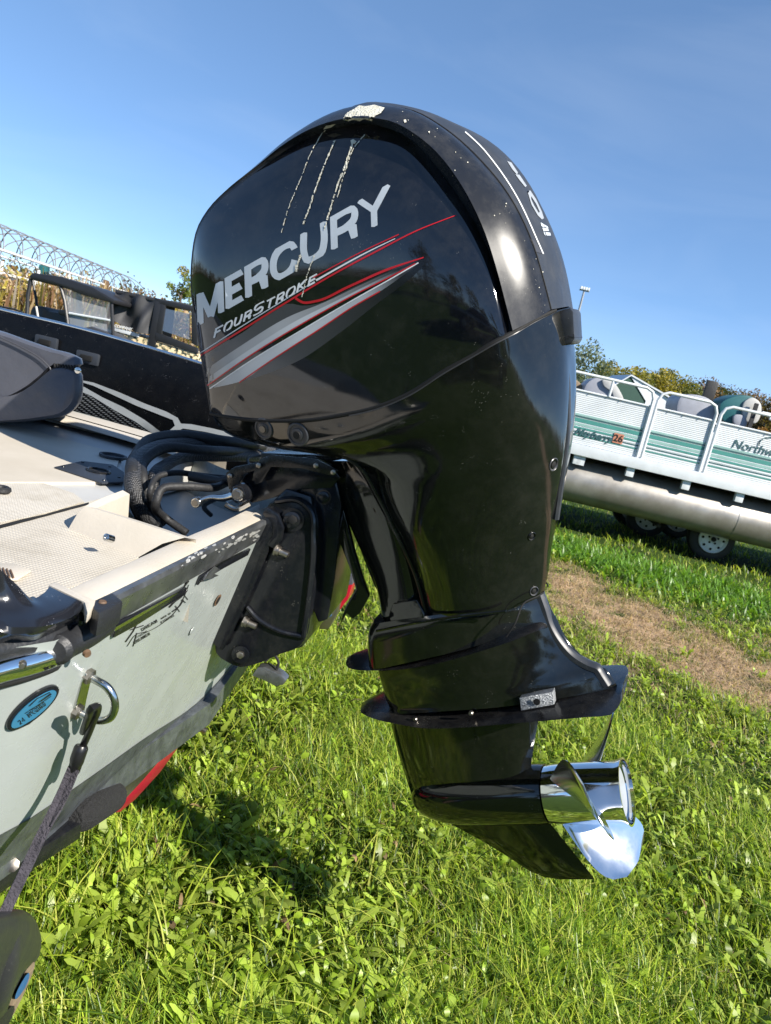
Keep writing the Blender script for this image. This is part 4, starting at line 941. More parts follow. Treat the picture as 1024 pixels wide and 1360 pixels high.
# ================================================================== FISHING BOAT
boat = thing('fishing_boat', 'pale grey-green fishing boat with cream deck, seen from its port stern corner', 'fishing boat', BM)
ZT = TP.z            # height of the transom top
def b_z(px, py, dz=0): return Bz(px, py, ZT+dz)
def slab(poly, dz, th, name, m, parent=boat, bevel=.0, closed_curve=0, **k):
    P_ = [b_z(x, y, dz) for x, y in poly]
    if closed_curve: P_ = cr(P_, closed_curve, closed=True)
    return MB().prism(P_, (0,0,-th)).build(name, m, parent, bevel=bevel, **k)
def floor_mat():
    m, t, b = new_mat('dotted_nonskid_gelcoat'); L = t.links.new
    tc = N(t, 'ShaderNodeTexCoord'); mp = N(t, 'ShaderNodeMapping'); mp.inputs['Scale'].default_value = (1,1,1); mp.inputs['Rotation'].default_value = (0,0,.1)
    L(tc.outputs['Object'], mp.inputs[0])
    v = N(t, 'ShaderNodeTexVoronoi', Scale=170., Randomness=0.0); L(mp.outputs[0], v.inputs['Vector'])
    n1 = N(t, 'ShaderNodeTexNoise', Scale=9., Detail=7., Roughness=.7); L(tc.outputs['Object'], n1.inputs['Vector'])
    c1 = ramp(t, n1.outputs[0], [(.3, (.47,.43,.36)), (.5, (.6,.56,.49)), (.75, (.64,.6,.53))])
    d = ramp(t, v.outputs['Distance'], [(.3, (0,0,0)), (.5, (1,1,1))])
    mx = N(t, 'ShaderNodeMix', data_type='RGBA', blend_type='MULTIPLY'); mx.inputs[0].default_value = 1.
    dd = ramp(t, v.outputs['Distance'], [(.25, (1,1,1)), (.5, (.76,.74,.71))]); L(c1, mx.inputs[6]); L(dd, mx.inputs[7])
    L(mx.outputs[2], b.inputs['Base Color']); b.inputs['Roughness'].default_value = .6
    bp = N(t, 'ShaderNodeBump', Strength=.5, Distance=.002, invert=True); L(d, bp.inputs['Height']); L(bp.outputs[0], b.inputs['Normal'])
    return m
M['floor'] = floor_mat()
# hull skin: plan curve of the transom with the rounded port quarter, then the sides going forward
pl_tr = [(-2.9,-1.02),(-1.6,-1.03),(-.9,-1.01),(-.35,-.965),(-.16,-.92),(-.105,-.86),(-.088,-.80),(-.086,-.7),(-.086,-.4),(-.086,0.),(-.086,.2),(-.086,.27),(-.10,.30),(-.2,.36),(-.4,.46),(-.9,.8),(-1.6,.86),(-2.9,.9)]
def keelz(y):  return .64 + .135*min(1, abs(y)/.8)**1.0
def hull_pts(z, dx=0):
    out = []
    for x, y in pl_tr:
        f = max(0, 1+(x+.35)/.35) if x < -.0 else 1
        f = min(1, max(0, (x+.6)/.5))
        out.append(Vector((x+(z-ZT)*math.tan(RK)*f, y*(1-.10*max(0, (ZT-z))/.4*(1 if abs(y) > .75 else abs(y)/.75)), z)))
    return out
rows = []
for k in range(9):
    t = k/8; row = []
    for i, (x, y) in enumerate(pl_tr):
        z = (ZT-.03)*(1-t)+(keelz(y))*t
        row.append(hull_pts(z)[i])
    rows.append([Vector(p) for p in cr(row, 120)])
hull = MB().grid(rows).build('hull', M['hullgel'], boat, angle=70)
# metallic lower strake and bottom
rows = []
for t in (0, .33, .66, 1):
    row = []
    for i, (x, y) in enumerate(pl_tr):
        z0_ = keelz(y); z = z0_+.012-.085*t
        p = hull_pts(z)[i]; row.append(p+Vector((.003*(1-t)*0+.002 - .01*t, 0, 0)))
    rows.append(cr(row, 120))
keel = MB().grid(rows).build('hull_bottom_strake', M['keel'], boat, angle=70)
bot = [Vector((p.x, p.y, p.z+.003)) for p in rows[-1]]
MB().prism([Vector((-2.9,-.9,.68)),Vector((-.2,-.82,.68)),Vector((-.17,0,.57)),Vector((-.2,.82,.68)),Vector((-2.9,.9,.68))], (0,0,.06)).build('hull_floor', M['keel'], boat)
# deck pieces
slab([(-90,742),(0,700),(117,668.5),(91,702),(184,740),(120,771),(90,781),(50,800),(0,830),(-110,900)], -.03, .02, 'aft_deck', M['floor'])
slab([(-220,640),(0,603),(160,603),(165,655),(117,666),(0,697),(-90,738),(-220,790)], -.03, .02, 'deck_hatch', M['gelshade'])  # grey left outside the nonskid panel paints in the motor's shadow
slab([(-300,820),(-60,714),(0,694),(60,681),(112,666),(98,655),(0,622),(-60,603),(-300,620)], -.026, .004, 'hatch_nonskid_panel', M['floor'])
slab([(-300,797),(0,701),(118,669.5),(118,667),(0,697),(-300,788)], -.0285, .002, 'hatch_seam', M['gap'])
MB().box((-1.75,-.12,ZT-.09), (2.4,1.5,.08)).build('deck_substrate', M['gelshade'], boat)
# splash well: floor, rim walls
wf = [b_z(x, y, -.14) for x, y in [(150,655),(170,640),(345,622),(352,672),(330,700),(240,720),(190,700)]]
for v in wf: v.x = min(v.x, -.16)
MB().prism(wf, (0,0,-.02)).build('splash_well_floor', M['gelshade'], boat)
bot_ = [b_z(x, y, -.03) for x, y in [(91,702),(120,714),(150,727),(184,740)]]; top_ = [b_z(x, y, .012) for x, y in [(113,672),(150,683),(200,699),(245,714)]]
MB().grid([cr(bot_, 12), [a.lerp(b, .5)+Vector((0,0,.006)) for a, b in zip(cr(bot_, 12), cr(top_, 12))], cr(top_, 12), [v+Vector((.012,.02,-.004)) for v in cr(top_, 12)], [v+Vector((.02,.03,-.15)) for v in cr(top_, 12)]]).build('splash_well_rim', M['gel'], boat)
far = [b_z(x, y, .012) for x, y in [(113,672),(130,664),(150,656),(163,651)]]; fb = [b_z(x, y, -.03) for x, y in [(91,702),(112,690),(134,676),(150,664)]]
MB().grid([cr(fb, 10), cr(far, 10), [v+Vector((.015,0,-.004)) for v in cr(far, 10)], [v+Vector((.03,0,-.15)) for v in cr(far, 10)]]).build('splash_well_rim', M['gel'], boat)
nz = b_z(149,716,-.0); MB().disc(nz, (-.3,-1,.35), [(0,.006),(.014,.006),(.015,.004),(.012,.003),(.01,.0001)], 14).build('drain_nozzle', M['steel'], boat)
# cream transom cap, metal trim
cpp = [b_z(x, y, .002) for x, y in [(86,783),(243.6,713.5),(296,692),(345,668),(357,690),(122,797),(108,800)]]
for q_ in (4,5): cpp[q_].x = -.0955
MB().prism(cpp, (0,0,-.03)).build('transom_cap', M['gel'], boat, bevel=.005)
cap_pts = [(-.084,-.775),(-.084,-.14)]
tr = []
a0 = b_z(122,796,.003); a1 = b_z(354,690,.003)
for f_ in np.linspace(0, 1, 40):
    p = a0.lerp(a1, float(f_)); p.x = -.0885; tr.append([p+Vector((-.004,0,0)), p+Vector((.004,0,-.001)), p+Vector((.006,0,-.008)), p+Vector((-.004,0,-.046)), p+Vector((-.010,0,-.046))])
trim = MB().grid(tr).build('metal_trim', M['alu'], boat, angle=25)
MB().box((-.105, .06, ZT-.03), (.04, .4, .07)).build('transom_cap', M['gel'], boat, bevel=.008)
# starboard liner: cream coaming beyond the deck
slab([(-300,560),(0,560),(160,603),(150,640),(-300,640)], -.024, .03, 'side_deck', M['gel'])
P_ = [(-2.9,.60),(-1.6,.60),(-1.0,.56),(-.75,.52),(-.5,.46)]
cw = [Vector((x, y, ZT-.03)) for x, y in P_]; c2_ = cr(cw, 30)
MB().grid([[v for v in c2_], [v+Vector((0,.012,.010)) for v in c2_], [v+Vector((0,.02,.012)) for v in c2_], [v+Vector((0,.22,.006)) for v in c2_], [v+Vector((0,.24,.0)) for v in c2_], [v+Vector((0,.25,-.05)) for v in c2_]]).build('starboard_coaming', M['gel'], boat)
MB().tube([v+Vector((0,.07,.0105)) for v in c2_], .003, 6).build('coaming_groove', M['gap'], boat)
# hatch plate with ring and drink holder
hp = slab([(72,620),(109,612),(150,617),(165,627),(164,640),(136,641)], -.0205, .004, 'hatch_plate', M['slate'], bevel=.001, closed_curve=0)
def ring_at(px, py, dz, R_, r_, name, m, parent=boat):
    c = b_z(px, py, dz); return MB().tube([c+Vector((R_*math.cos(a), R_*math.sin(a), 0)) for a in np.linspace(0, 2*math.pi, 33)[:-1]], r_, 8, closed=True).build(name, m, parent)
ring_at(131,625,-.0185,.024,.003,'hatch_ring',M['black2'],hp)
c = b_z(131,625,-.0202); MB().disc(c, (0,0,1), [(0,.02),(.0008,.02),(.0008,.0001)], 24).build('ring_recess', M['gap'], hp)
for q in ((84,620),(110,614),(146,620),(158,634),(138,638)):
    MB().disc(b_z(*q,-.0203), (0,0,1), [(0,.004),(.002,.003),(.002,.0001)], 10).build('plate_screw', M['black2'], hp)
c = b_z(150,607,-.0225); cup = MB().disc(c, (0,0,1), [(0,.034),(.006,.034),(.006,.028),(-.004,.027),(-.004,.0001)], 28).build('cup_holder', M['slate'], boat)
ring_at(1,650,-.02,.012,.006,'latch_knob',M['rubber'])
# little grille at the left edge of the deck
gr = slab([(-14,746),(20,748),(42,757),(24,768),(-14,770)], -.0245, .004, 'grille_surround', M['gel'], bevel=.002)
for k in range(5):
    a = b_z(-6+k*5,752+k*1.2,-.023); b = b_z(-2+k*5,764+k*.8,-.023); MB().tube([a, b], .0012, 6).build('grille_slot', M['brown'], gr)
# black gunwale end piece on the port quarter
g0 = [[(-120,700,.10),(-120,790,.03),(-120,870,.0),(-120,905,-.03)],
      [(-40,715,.085),(-30,790,.02),(-30,850,.0),(-36,880,-.03)],
      [(0,756,.05),(8,800,.015),(14,838,.002),(14,852,-.025)],
      [(24,778,.025),(32,805,.012),(44,836,.003),(46,850,-.022)],
      [(40,794,.012),(50,806,.01),(68,826,.004),(70,840,-.02)],
      [(56,789,.009),(70,800,.009),(92,816,.004),(94,828,-.02)],
      [(66,779,.007),(84,788,.008),(110,800,.004),(114,812,-.02)]]
g_rows = [cr([b_z(*p) for p in r], 14) for r in g0]
g_rows = interp_rings(g_rows, 5)
gw = MB().grid(g_rows)
gw.add([v+Vector((0,0,-.045)) for v in g_rows[-1]]+g_rows[-1], [(i, i+1, i+15, i+14) for i in range(13)])
gw.build('port_gunwale_end', M['gunwale'], boat, weld=.0002, angle=50)
slab([(64,776),(112,799),(116,815),(126,803),(128,797),(92,781),(74,772)], .006, .014, 'gunwale_edging', M['gel'], bevel=.003)
# rub rail: stainless strip in a black channel, moulded corner cap
rl = [(-160,935),(-60,908),(0,888),(40,878),(70,868),(88,858)]
rp_ = cr([b_z(x, y, -.055) for x, y in rl], 40)
MB().tube(rp_, .016, 12).build('rub_rail', M['chrome'], boat)
MB().tube([v+Vector((-.006,.004,.02)) for v in rp_], .016, 12).build('rub_rail_channel', M['capblack'], boat)
MB().tube([v+Vector((-.004,.004,-.018)) for v in rp_], .009, 10).build('rub_rail_channel', M['rubber'], boat)
for q in ((28,876),(-40,893)):
    v = b_z(*q,-.05); MB().disc(v+Vector((.006,-.008,.0)), (.6,-.8,.1), [(0,.006),(.006,.005),(.008,.003)], 12).build('rail_screw', M['bolt'], boat)
cp = cr([b_z(72,866,-.045), b_z(84,856,-.045), b_z(110,843,-.042), b_z(132,829,-.04), b_z(141,824,-.04)], 18)
MB().tube(cp, [.013]+[.0185]*15+[.0175,.012], 16).build('corner_cap', M['capblack'], boat)
slab([(122,798),(139,790),(150,786),(164,798),(146,808),(132,814),(124,808)], .0055, .030, 'corner_cap', M['capblack'], bevel=.004)
MB().disc(b_z(136,800,.0055), (0,0,1), [(0,.005),(.002,.004),(.002,.0001)], 12).build('cap_screw', M['brown'], boat)
MB().disc(b_z(118,865,-.045)+Vector((.0,-.005,0)), (.8,-.5,-.2), [(0,.005),(.004,.004)], 10).build('cap_screw', M['brown'], boat)

# markings and fittings on the transom
hs = Surf([hull, keel, trim])
def bt(px, py, off=0): return Bt(px, py, off)
tn = BMI.to_3x3() @ TN
def tstrip(name, poly, off, th, m, bevel=.001, parent=boat, cv=0):
    P_ = [bt(x, y, off) for x, y in poly]
    if cv: P_ = cr(P_, cv, closed=True)
    return MB().prism(P_, tn*th).build(name, m, parent, bevel=bevel)
HO = .003
# chrome-black etched registration bars
tstrip('trim_bar', [(146,845),(176,829),(240,789),(246,782),(243,778),(176,814),(150,826)], HO, .006, M['gunwale'], .002)
tstrip('trim_bar', [(262,772),(290,755),(326,736),(330,727),(292,746),(264,764),(259,776)], HO, .006, M['gunwale'], .002)
tstrip('trim_glint', [(152,838),(176,824),(238,787),(238,785),(176,820),(151,834)], HO+.0065, .0006, M['steel'], 0)
tstrip('trim_glint', [(270,770),(276,760),(285,752),(292,756),(284,762),(290,764),(280,768)], HO+.0065, .001, M['alu'], 0)
tstrip('trim_glint', [(284,756),(296,748),(322,734),(322,732),(296,745),(286,752)], HO+.0065, .0006, M['steel'], 0)
# sticker drawing and its two small lines of text
st = [ribbon(curve2([(168,858),(180,842),(196,838),(214,828),(232,812),(244,792),(250,776)]), .8), ribbon([(166,852),(176,838),(182,826)], 1.6), ribbon([(172,836),(190,830)], 1.2), ribbon([(176,858),(181,840)], 1.2),
      ribbon(curve2([(224,806),(232,798),(240,792),(247,780)]), 2.2), ribbon(curve2([(228,812),(238,804),(243,796)]), 1.6), ribbon([(238,786),(250,771)], 2), ribbon([(240,796),(246,800)], 1), ribbon([(232,804),(238,812)], 1), ribbon([(244,790),(249,796)], 1)]
def small(txt, o, ax, up, adv, wd, w):
    f = text_map(o, ax, up, adv, wd); r = []
    for k, ch in enumerate(txt): r += glyphs(ch, f(k), w)
    return r
st += small('FISHING', (180,848), (.86,-.51), (-1.2,-2.4), 2.6, 1.9, .6) + small('DREAMER', (178,855), (.86,-.51), (-1.4,-3.6), 3.6, 2.6, .8)
st += small('DREAM', (188,838), (.86,-.51), (-1.6,-3.8), 5, 3.8, .9) + small('MADE BY', (214,822), (.86,-.51), (-1,-2), 2.2, 1.6, .6) + small('FISHING', (214,828), (.86,-.51), (-1.3,-3), 2.9, 2.1, .7)
decal('transom_sticker', st, hs, .0012, M['gap'], boat, 3)
# bare chips along the trim
chips = []
for cx, cy, s_, n_ in ((318,716,26,14), (262,737,20,10), (300,726,30,12), (338,712,12,5), (250,741,14,5)):
    for _ in range(n_):
        x = cx+random.gauss(0, s_*.5); y = cy-(x-cx)*.5+random.gauss(0, 3.2); r = random.uniform(.8, 3.4)
        chips.append([(x+r*random.uniform(.6,1.7)*math.cos(a), y-(.5*r*math.cos(a))+r*random.uniform(.4,.8)*math.sin(a)) for a in np.linspace(0, 6.283, 9)[:-1]])
chips = [c_ for c_ in chips if all(165 < x < 352 for x, y in c_)]
decal('paint_chip', chips, Surf([trim]), .001, M['chip'], boat, 3)
# oval domed emblem
ov = lambda sx, sy: [(41+math.cos(a)*sx*.77-math.sin(a)*sy*.36, 937.5-math.cos(a)*sx*.62-math.sin(a)*sy*.62) for a in np.linspace(0, 2*math.pi, 40)[:-1]]
def quarter(name, poly, off, th, m, parent=boat, bevel=0):
    pts = []
    for x, y in poly:
        h = hs.hit(x, y); h = h or (BM @ bt(x, y, 0), TN); pts.append(BMI @ (h[0]+h[1]*off))
    nrm = Vector((0,0,0))
    for i in range(len(pts)): nrm += pts[i].cross(pts[(i+1) % len(pts)])
    nrm.normalize(); nrm = nrm if nrm.dot(BMI.to_3x3() @ (CC-(BM @ pts[0]))) > 0 else -nrm
    return MB().prism(pts, nrm*th).build(name, m, parent, bevel=bevel)
em = quarter('oval_emblem', ov(44,19), .001, .004, M['gunwale'], bevel=.001)
quarter('emblem_face', ov(37,13.5), .0055, .001, M['blue'], em)
es = Surf([hull]); tx = small('24 HYDRO', (24,957), (.79,-.62), (-4,-4.8), 5.2, 3.8, 1.1)+[ribbon([(36,932),(46,922),(60,915),(62,917),(48,927)], 1.2), ribbon([(30,942),(48,930),(62,920)], .8)]
decal('emblem_lettering', tx, es, .0072, M['gunwale'], em, 4)
# screws, drain hole, plugs
def dt(px, py, prof, name, m, n=18, off=.005, parent=boat):
    return MB().disc(bt(px, py, off), tn, prof, n).build(name, m, parent)
dt(289,797,[(0,.012),(.001,.012),(.001,.009),(.0012,.0001)],'drain_hole_ring',M['brown'])
dt(289,797,[(.0015,.008),(.0016,.0001)],'drain_hole',M['gap'])
dt(255,838,[(0,.008),(.001,.0075),(.001,.006),(.0011,.0001)],'painted_screw',M['hullgel'])
dt(239,968,[(0,.014),(.01,.014),(.012,.011),(.012,.0001)],'rubber_plug',M['white'],24,-.02)
dt(255,962,[(0,.016),(.012,.016),(.014,.008),(.03,.008),(.032,.0001)],'hull_drain_plug',M['steel'],24,-.02)
dt(265,967,[(0,.008),(.018,.008),(.018,.001)],'hull_drain_plug',M['bolt'],14,.01)
tstrip('speed_sensor', [(262,898),(282,884),(296,886),(284,908),(268,930),(258,934),(254,918)], -.02, .012, M['gelshade'], .003)
# transducer under the bracket
td = BMI @ on_plane(355,895,TP-TN*.02+T*.0,TN)
t1 = [By(x, y, -.1) for x, y in [(334,898),(348,903),(366,912),(376,910),(380,904),(372,896),(352,886),(342,886)]]
MB().prism(t1, (0,.03,0)).build('transducer', M['alu'], boat, bevel=.004)
MB().tube(cr([By(366,892,-.09),By(370,880,-.09),By(364,870,-.09),By(352,878,-.09)], 14), .003, 6).build('transducer_cable', M['rubber'], boat)
# stern eye: two posts on a plate and a bent ring
ey = tstrip('stern_eye_plate', [(112,893),(119,895),(107,948),(98,950),(97,938),(106,905)], .002, .004, M['steel'], .001)
pA = bt(116,897,.004); pB = bt(101,944,.004)
rr_ = [pA, pA+tn*.014, pA+tn*.030+Vector((0,0,-.002)), pA.lerp(pB,.35)+tn*.046, pA.lerp(pB,.72)+tn*.046, pB+tn*.030+Vector((0,0,.002)), pB+tn*.014, pB]
MB().tube(cr(rr_, 40), .0052, 12).build('stern_eye_ring', M['steel'], boat)
for p_ in (pA, pB): MB().disc(p_-tn*.002, tn, [(0,.010),(.008,.010),(.010,.007),(.010,.001)], 6).build('stern_eye_nut', M['bolt'], boat)

# ---- hoses and cables between boat and motor
def hose(pts, r, name, m, n=12):
    v = cr([b_z(x, y, dz) for x, y, dz in pts], 50); return MB().tube(v, r, n).build(name, m, boat)
def braid():
    m, t, b = new_mat('braided_black_sleeve'); L = t.links.new
    tc = N(t, 'ShaderNodeTexCoord'); v = N(t, 'ShaderNodeTexVoronoi', Scale=300., Randomness=.2); L(tc.outputs['Object'], v.inputs['Vector'])
    c = ramp(t, v.outputs['Distance'], [(.15, (.13,.13,.135)), (.55, (.006,.006,.007))]); L(c, b.inputs['Base Color']); b.inputs['Roughness'].default_value = .5
    bp = N(t, 'ShaderNodeBump', Strength=.9, Distance=.002, invert=True); L(v.outputs['Distance'], bp.inputs['Height']); L(bp.outputs[0], b.inputs['Normal']); return m
M['braid'] = braid()
hose([(360,598,.05),(300,594,.055),(240,590,.05),(200,598,.04),(180,620,.02),(178,650,-.01),(190,680,-.06),(206,700,-.11)], .017, 'rigging_hose', M['braid'], 16)
hose([(350,592,.07),(300,586,.075),(240,578,.07),(200,584,.055),(182,604,.03),(176,640,-.0),(180,668,-.05),(190,690,-.1)], .014, 'rigging_hose', M['rubber'])
hose([(350,606,.04),(290,606,.04),(250,606,.035),(220,618,.02),(204,640,.0),(204,668,-.05),(214,694,-.1)], .014, 'rigging_hose', M['braid'], 16)
hose([(330,600,.05),(270,598,.06),(215,596,.055),(192,612,.03),(190,640,.0),(198,672,-.05),(208,694,-.1)], .012, 'rigging_hose', M['rubber'])
hose([(300,642,.03),(280,648,.03),(240,646,.03),(214,650,.02),(208,664,.0),(220,688,-.05),(248,708,-.07)], .0085, 'control_cable', M['rubber'])
hose([(310,636,.035),(270,632,.03),(230,628,.03),(208,634,.02),(200,650,0.),(200,676,-.05),(210,698,-.1)], .0065, 'control_cable', M['rubber'])
hose([(380,628,.06),(360,604,.06),(340,606,.05),(330,622,.04),(318,640,.02)], .0035, 'thin_wire', M['rubber'], 8)
hose([(400,640,.06),(384,612,.07),(360,606,.08),(344,598,.08)], .003, 'thin_wire', M['rubber'], 8)
hose([(290,660,-.02),(272,676,-.08),(280,684,-.1)], .006, 'thin_wire', M['rubber'], 8)

# ================================================================== FOLDED SEAT
sb = BMI @ on_plane(50, 500, BC+T*.35, T)
seat = thing('folding_boat_chair', 'folded grey vinyl boat chair at the left edge above the cream deck', 'boat chair', Matrix.Translation(BM @ Vector((sb.x, .35, ZT-.03))) @ BM.to_3x3().to_4x4())
SI = MW[seat.name].inverted() @ BM
def cushion(rows, name, m, n=64, parent=None):
    """rows: list of (polygon in pixels, y in boat frame)"""
    rr = [cr([SI @ By(x, y, yy) for x, y in poly], n, closed=True) for poly, yy in rows]
    rr = interp_rings(rr, 3); mb = MB().grid(rr, closed=True)
    mb.add(rr[0], [tuple(range(n))]); mb.add(rr[-1], [tuple(range(n))]); return mb.build(name, m, parent or seat, weld=.0005, angle=60)
top = [(-90,425),(0,440),(40,454),(70,464),(100,473),(110,480),(104,488),(88,482),(72,486),(60,497),(30,520),(10,530),(-90,534)]
low = [(-90,500),(0,527),(20,524),(45,510),(62,496),(72,488),(90,486),(106,494),(108,508),(104,535),(88,550),(60,556),(0,562),(-90,564)]
def shr(p, k, cx, cy): return [(cx+(x-cx)*k, cy+(y-cy)*k) for x, y in p]
cushion([(shr(top,.9,10,490),.20),(shr(top,.985,10,490),.215),(top,.24),(top,.40),(top,.6),(shr(top,.97,10,490),.63),(shr(top,.85,10,490),.65)], 'seat_back', M['vinyl'])
cushion([(shr(low,.9,10,530),.19),(shr(low,.985,10,530),.205),(low,.23),(low,.40),(low,.62),(shr(low,.97,10,530),.65),(shr(low,.85,10,530),.67)], 'seat_cushion', M['vinyl'])
for pth in ([(0,448),(30,462),(56,478),(66,488)], [(66,488),(70,500),(68,520),(60,540),(54,552)], [(0,529),(22,527),(46,513),(64,496)], [(86,490),(92,505),(90,528),(78,546)]):
    MB().tube(cr([SI @ By(x, y, .193) for x, y in pth], 20), .0022, 6).build('seat_piping', M['vinyl2'], seat)
MB().prism([SI @ By(x, y, .2) for x, y in [(40,524),(58,512),(70,498),(70,512),(62,524),(50,528)]], (0,-.004,0)).build('seat_fold_gap', M['gap'], seat)
for k in range(9):
    x = 72+k*3.8; y = 486+k*.4
    MB().tube([SI @ By(x, y-3, .2), SI @ By(x+1.5, y+2.5, .197)], .003, 6).build('seat_zip_tooth', M['gap'], seat)
MB().disc(SI @ By(104,492,.19), (0,-1,0), [(0,.008),(.004,.008),(.006,.004)], 14).build('seat_snap', M['steel'], seat)
MB().box((-.38,.25,-.0), (.22,.22,.05)).build('seat_pedestal', M['vinyl2'], seat, bevel=.01)

# ================================================================== BLACK BOAT ALONGSIDE
YB = 1.28
M['flake2'] = mat('black_metalflake_hull', (.004,.0045,.006), .25, rvar=.1, specks=1, speck_col=(.5,.5,.55), spec=.16, dust=.015)
nb = thing('black_boat', 'black metalflake boat hull with carbon-weave and silver swoosh, parked beyond the cream deck', 'boat', BM)
def wb(px, py, y=YB): return By(px, py, y)
topl = [(-260,346),(-120,379),(0,413),(100,437),(190,462),(280,489),(330,503),(420,527),(470,536)]
tp = cr([wb(x, y) for x, y in topl], 60)
rows = []
for dz, dy in ((.008,.05),(.008,.02),(.004,.005),(-.004,0),(-.03,-.004),(-.15,-.02),(-.3,-.01),(-.42,.03),(-.6,.16),(-.75,.4)):
    rows.append([v+Vector((0,dy,dz)) for v in tp])
nbh = MB().grid(rows).build('hull_side', M['flake2'], nb, angle=60)
MB().tube([v+Vector((0,.012,.006)) for v in tp], .008, 10).build('gunwale_edging', M['chrome'], nb)
MB().grid([[v+Vector((0,.05,.008)) for v in tp], [v+Vector((0,.07,-.35)) for v in tp], [v+Vector((0,1.6,-.4)) for v in tp], [v+Vector((0,1.7,-.38)) for v in tp], [v+Vector((0,1.75,-.7)) for v in tp]]).build('deck', M['gunwale'], nb)
def weave():
    m, t, b = new_mat('carbon_weave_print'); L = t.links.new
    tc = N(t, 'ShaderNodeTexCoord'); mp = N(t, 'ShaderNodeMapping'); mp.inputs['Rotation'].default_value = (0, rad(20), 0); L(tc.outputs['Object'], mp.inputs[0])
    sx = N(t, 'ShaderNodeSeparateXYZ'); L(mp.outputs[0], sx.inputs[0]); cb = N(t, 'ShaderNodeCombineXYZ'); L(sx.outputs[0], cb.inputs[0]); L(sx.outputs[2], cb.inputs[1])
    w1 = N(t, 'ShaderNodeTexWave', Scale=26., bands_direction='DIAGONAL'); L(cb.outputs[0], w1.inputs['Vector'])
    w2 = N(t, 'ShaderNodeTexWave', Scale=38., bands_direction='Y'); L(cb.outputs[0], w2.inputs['Vector'])
    a = N(t, 'ShaderNodeMath', operation='MULTIPLY'); L(w1.outputs[1], a.inputs[0]); L(w2.outputs[1], a.inputs[1])
    c = ramp(t, a.outputs[0], [(.25, (.006,.006,.008)), (.6, (.16,.17,.18))]); L(c, b.inputs['Base Color']); b.inputs['Roughness'].default_value = .25; return m
M['weave'] = weave()
ns = Surf([nbh])
def q4(l): return [(x/3.531, 290+y/3.531) for x, y in l]
decal('carbon_weave', [q4([(300,890),(330,840),(375,795),(430,830),(560,890),(680,950),(760,1010),(820,1060),(600,1060),(430,985),(330,940)])], ns, .002, M['weave'], nb, 8)
decal('silver_swoosh', [q4([(365,780),(400,792),(480,838),(580,885),(680,945),(780,1018),(820,1060),(790,1060),(720,1010),(640,955),(540,900),(430,832),(370,808),(362,790)])], ns, .003, M['grey1'], nb, 7)
decal('silver_swoosh', [q4([(380,758),(440,770),(560,815),(680,868),(780,905),(835,935),(850,962),(900,965),(1000,985),(1100,1010),(1100,1030),(960,1000),(860,985),(810,1010),(790,1000),(822,972),(812,945),(760,925),(640,878),(520,822),(440,785),(385,768)])], ns, .003, M['grey1'], nb, 7)
for q in ((412,655),(218,582)):
    x, y = q4([q])[0]
    c = wb(x, y, YB-.02); f_ = MB().box((0,0,0), (.10,.02,.05)).tf(Matrix.Translation(c)).build('clear_fitting', M['slate'], nb, bevel=.008)
    MB().box((0,0,0), (.05,.01,.022)).tf(Matrix.Translation(c+Vector((0,-.013,0)))).build('fitting_centre', M['gap'], f_, bevel=.003)

# ================================================================== TRAILER UNDER THE BOAT
trl = thing('boat_trailer', 'red boat trailer with black carpeted bunk under the pale grey-green hull', 'boat trailer', BM)
def wt(px, py, y): return By(px, py, y)
rb = [Bt(x, y, -.03) for x, y in [(150,1080),(168,1060),(204,1020),(241,980),(239,990),(212,1027),(180,1062),(160,1079)]]
MB().prism(rb, BMI.to_3x3() @ (TN*-.5)).build('trailer_crossmember', M['redframe'], trl, bevel=.003)
rb = [Bt(x, y, -.025) for x, y in [(160,1050),(180,1030),(212,1003),(216,1006),(190,1036),(166,1062)]]
MB().prism(rb, BMI.to_3x3() @ (TN*-.02)).build('crossmember_flange', M['bolt'], trl, bevel=.001)
bA = Bt(152,1056,.004); bB = Bt(106,1084,.004)
bk = cr([bA+(bA-bB)*.1, bA, bA.lerp(bB, .5), bB, bB+(bB-bA)*.12], 16)
MB().tube(bk, [.012,.022,.026]+[.027]*10+[.026,.022,.012], 18).build('carpeted_bunk', M['carpet'], trl)
MB().tube([bA+Vector((-.06,.02,.0)), bA+Vector((-2.3,.0,.0))], .03, 12).build('carpeted_bunk', M['carpet'], trl)
dk = [Bz(x, y, .66) for x, y in [(100,1088),(60,1108),(0,1150),(-80,1210),(-80,1260),(0,1180),(50,1140)]]
MB().prism([Bz(x, y, .665) for x, y in [(96,1074),(60,1100),(0,1142),(-90,1205),(-90,1240),(0,1166),(50,1130),(110,1092)]], (0,0,-.03)).build('bunk_bracket', M['iron'], trl, bevel=.003)
for q in ((17,1148),(6,1140)):
    MB().disc(Bz(*q,.672), (.3,-.8,.5), [(0,.01),(.006,.01),(.008,.004)], 8).build('bracket_bolt', M['bolt'], trl)
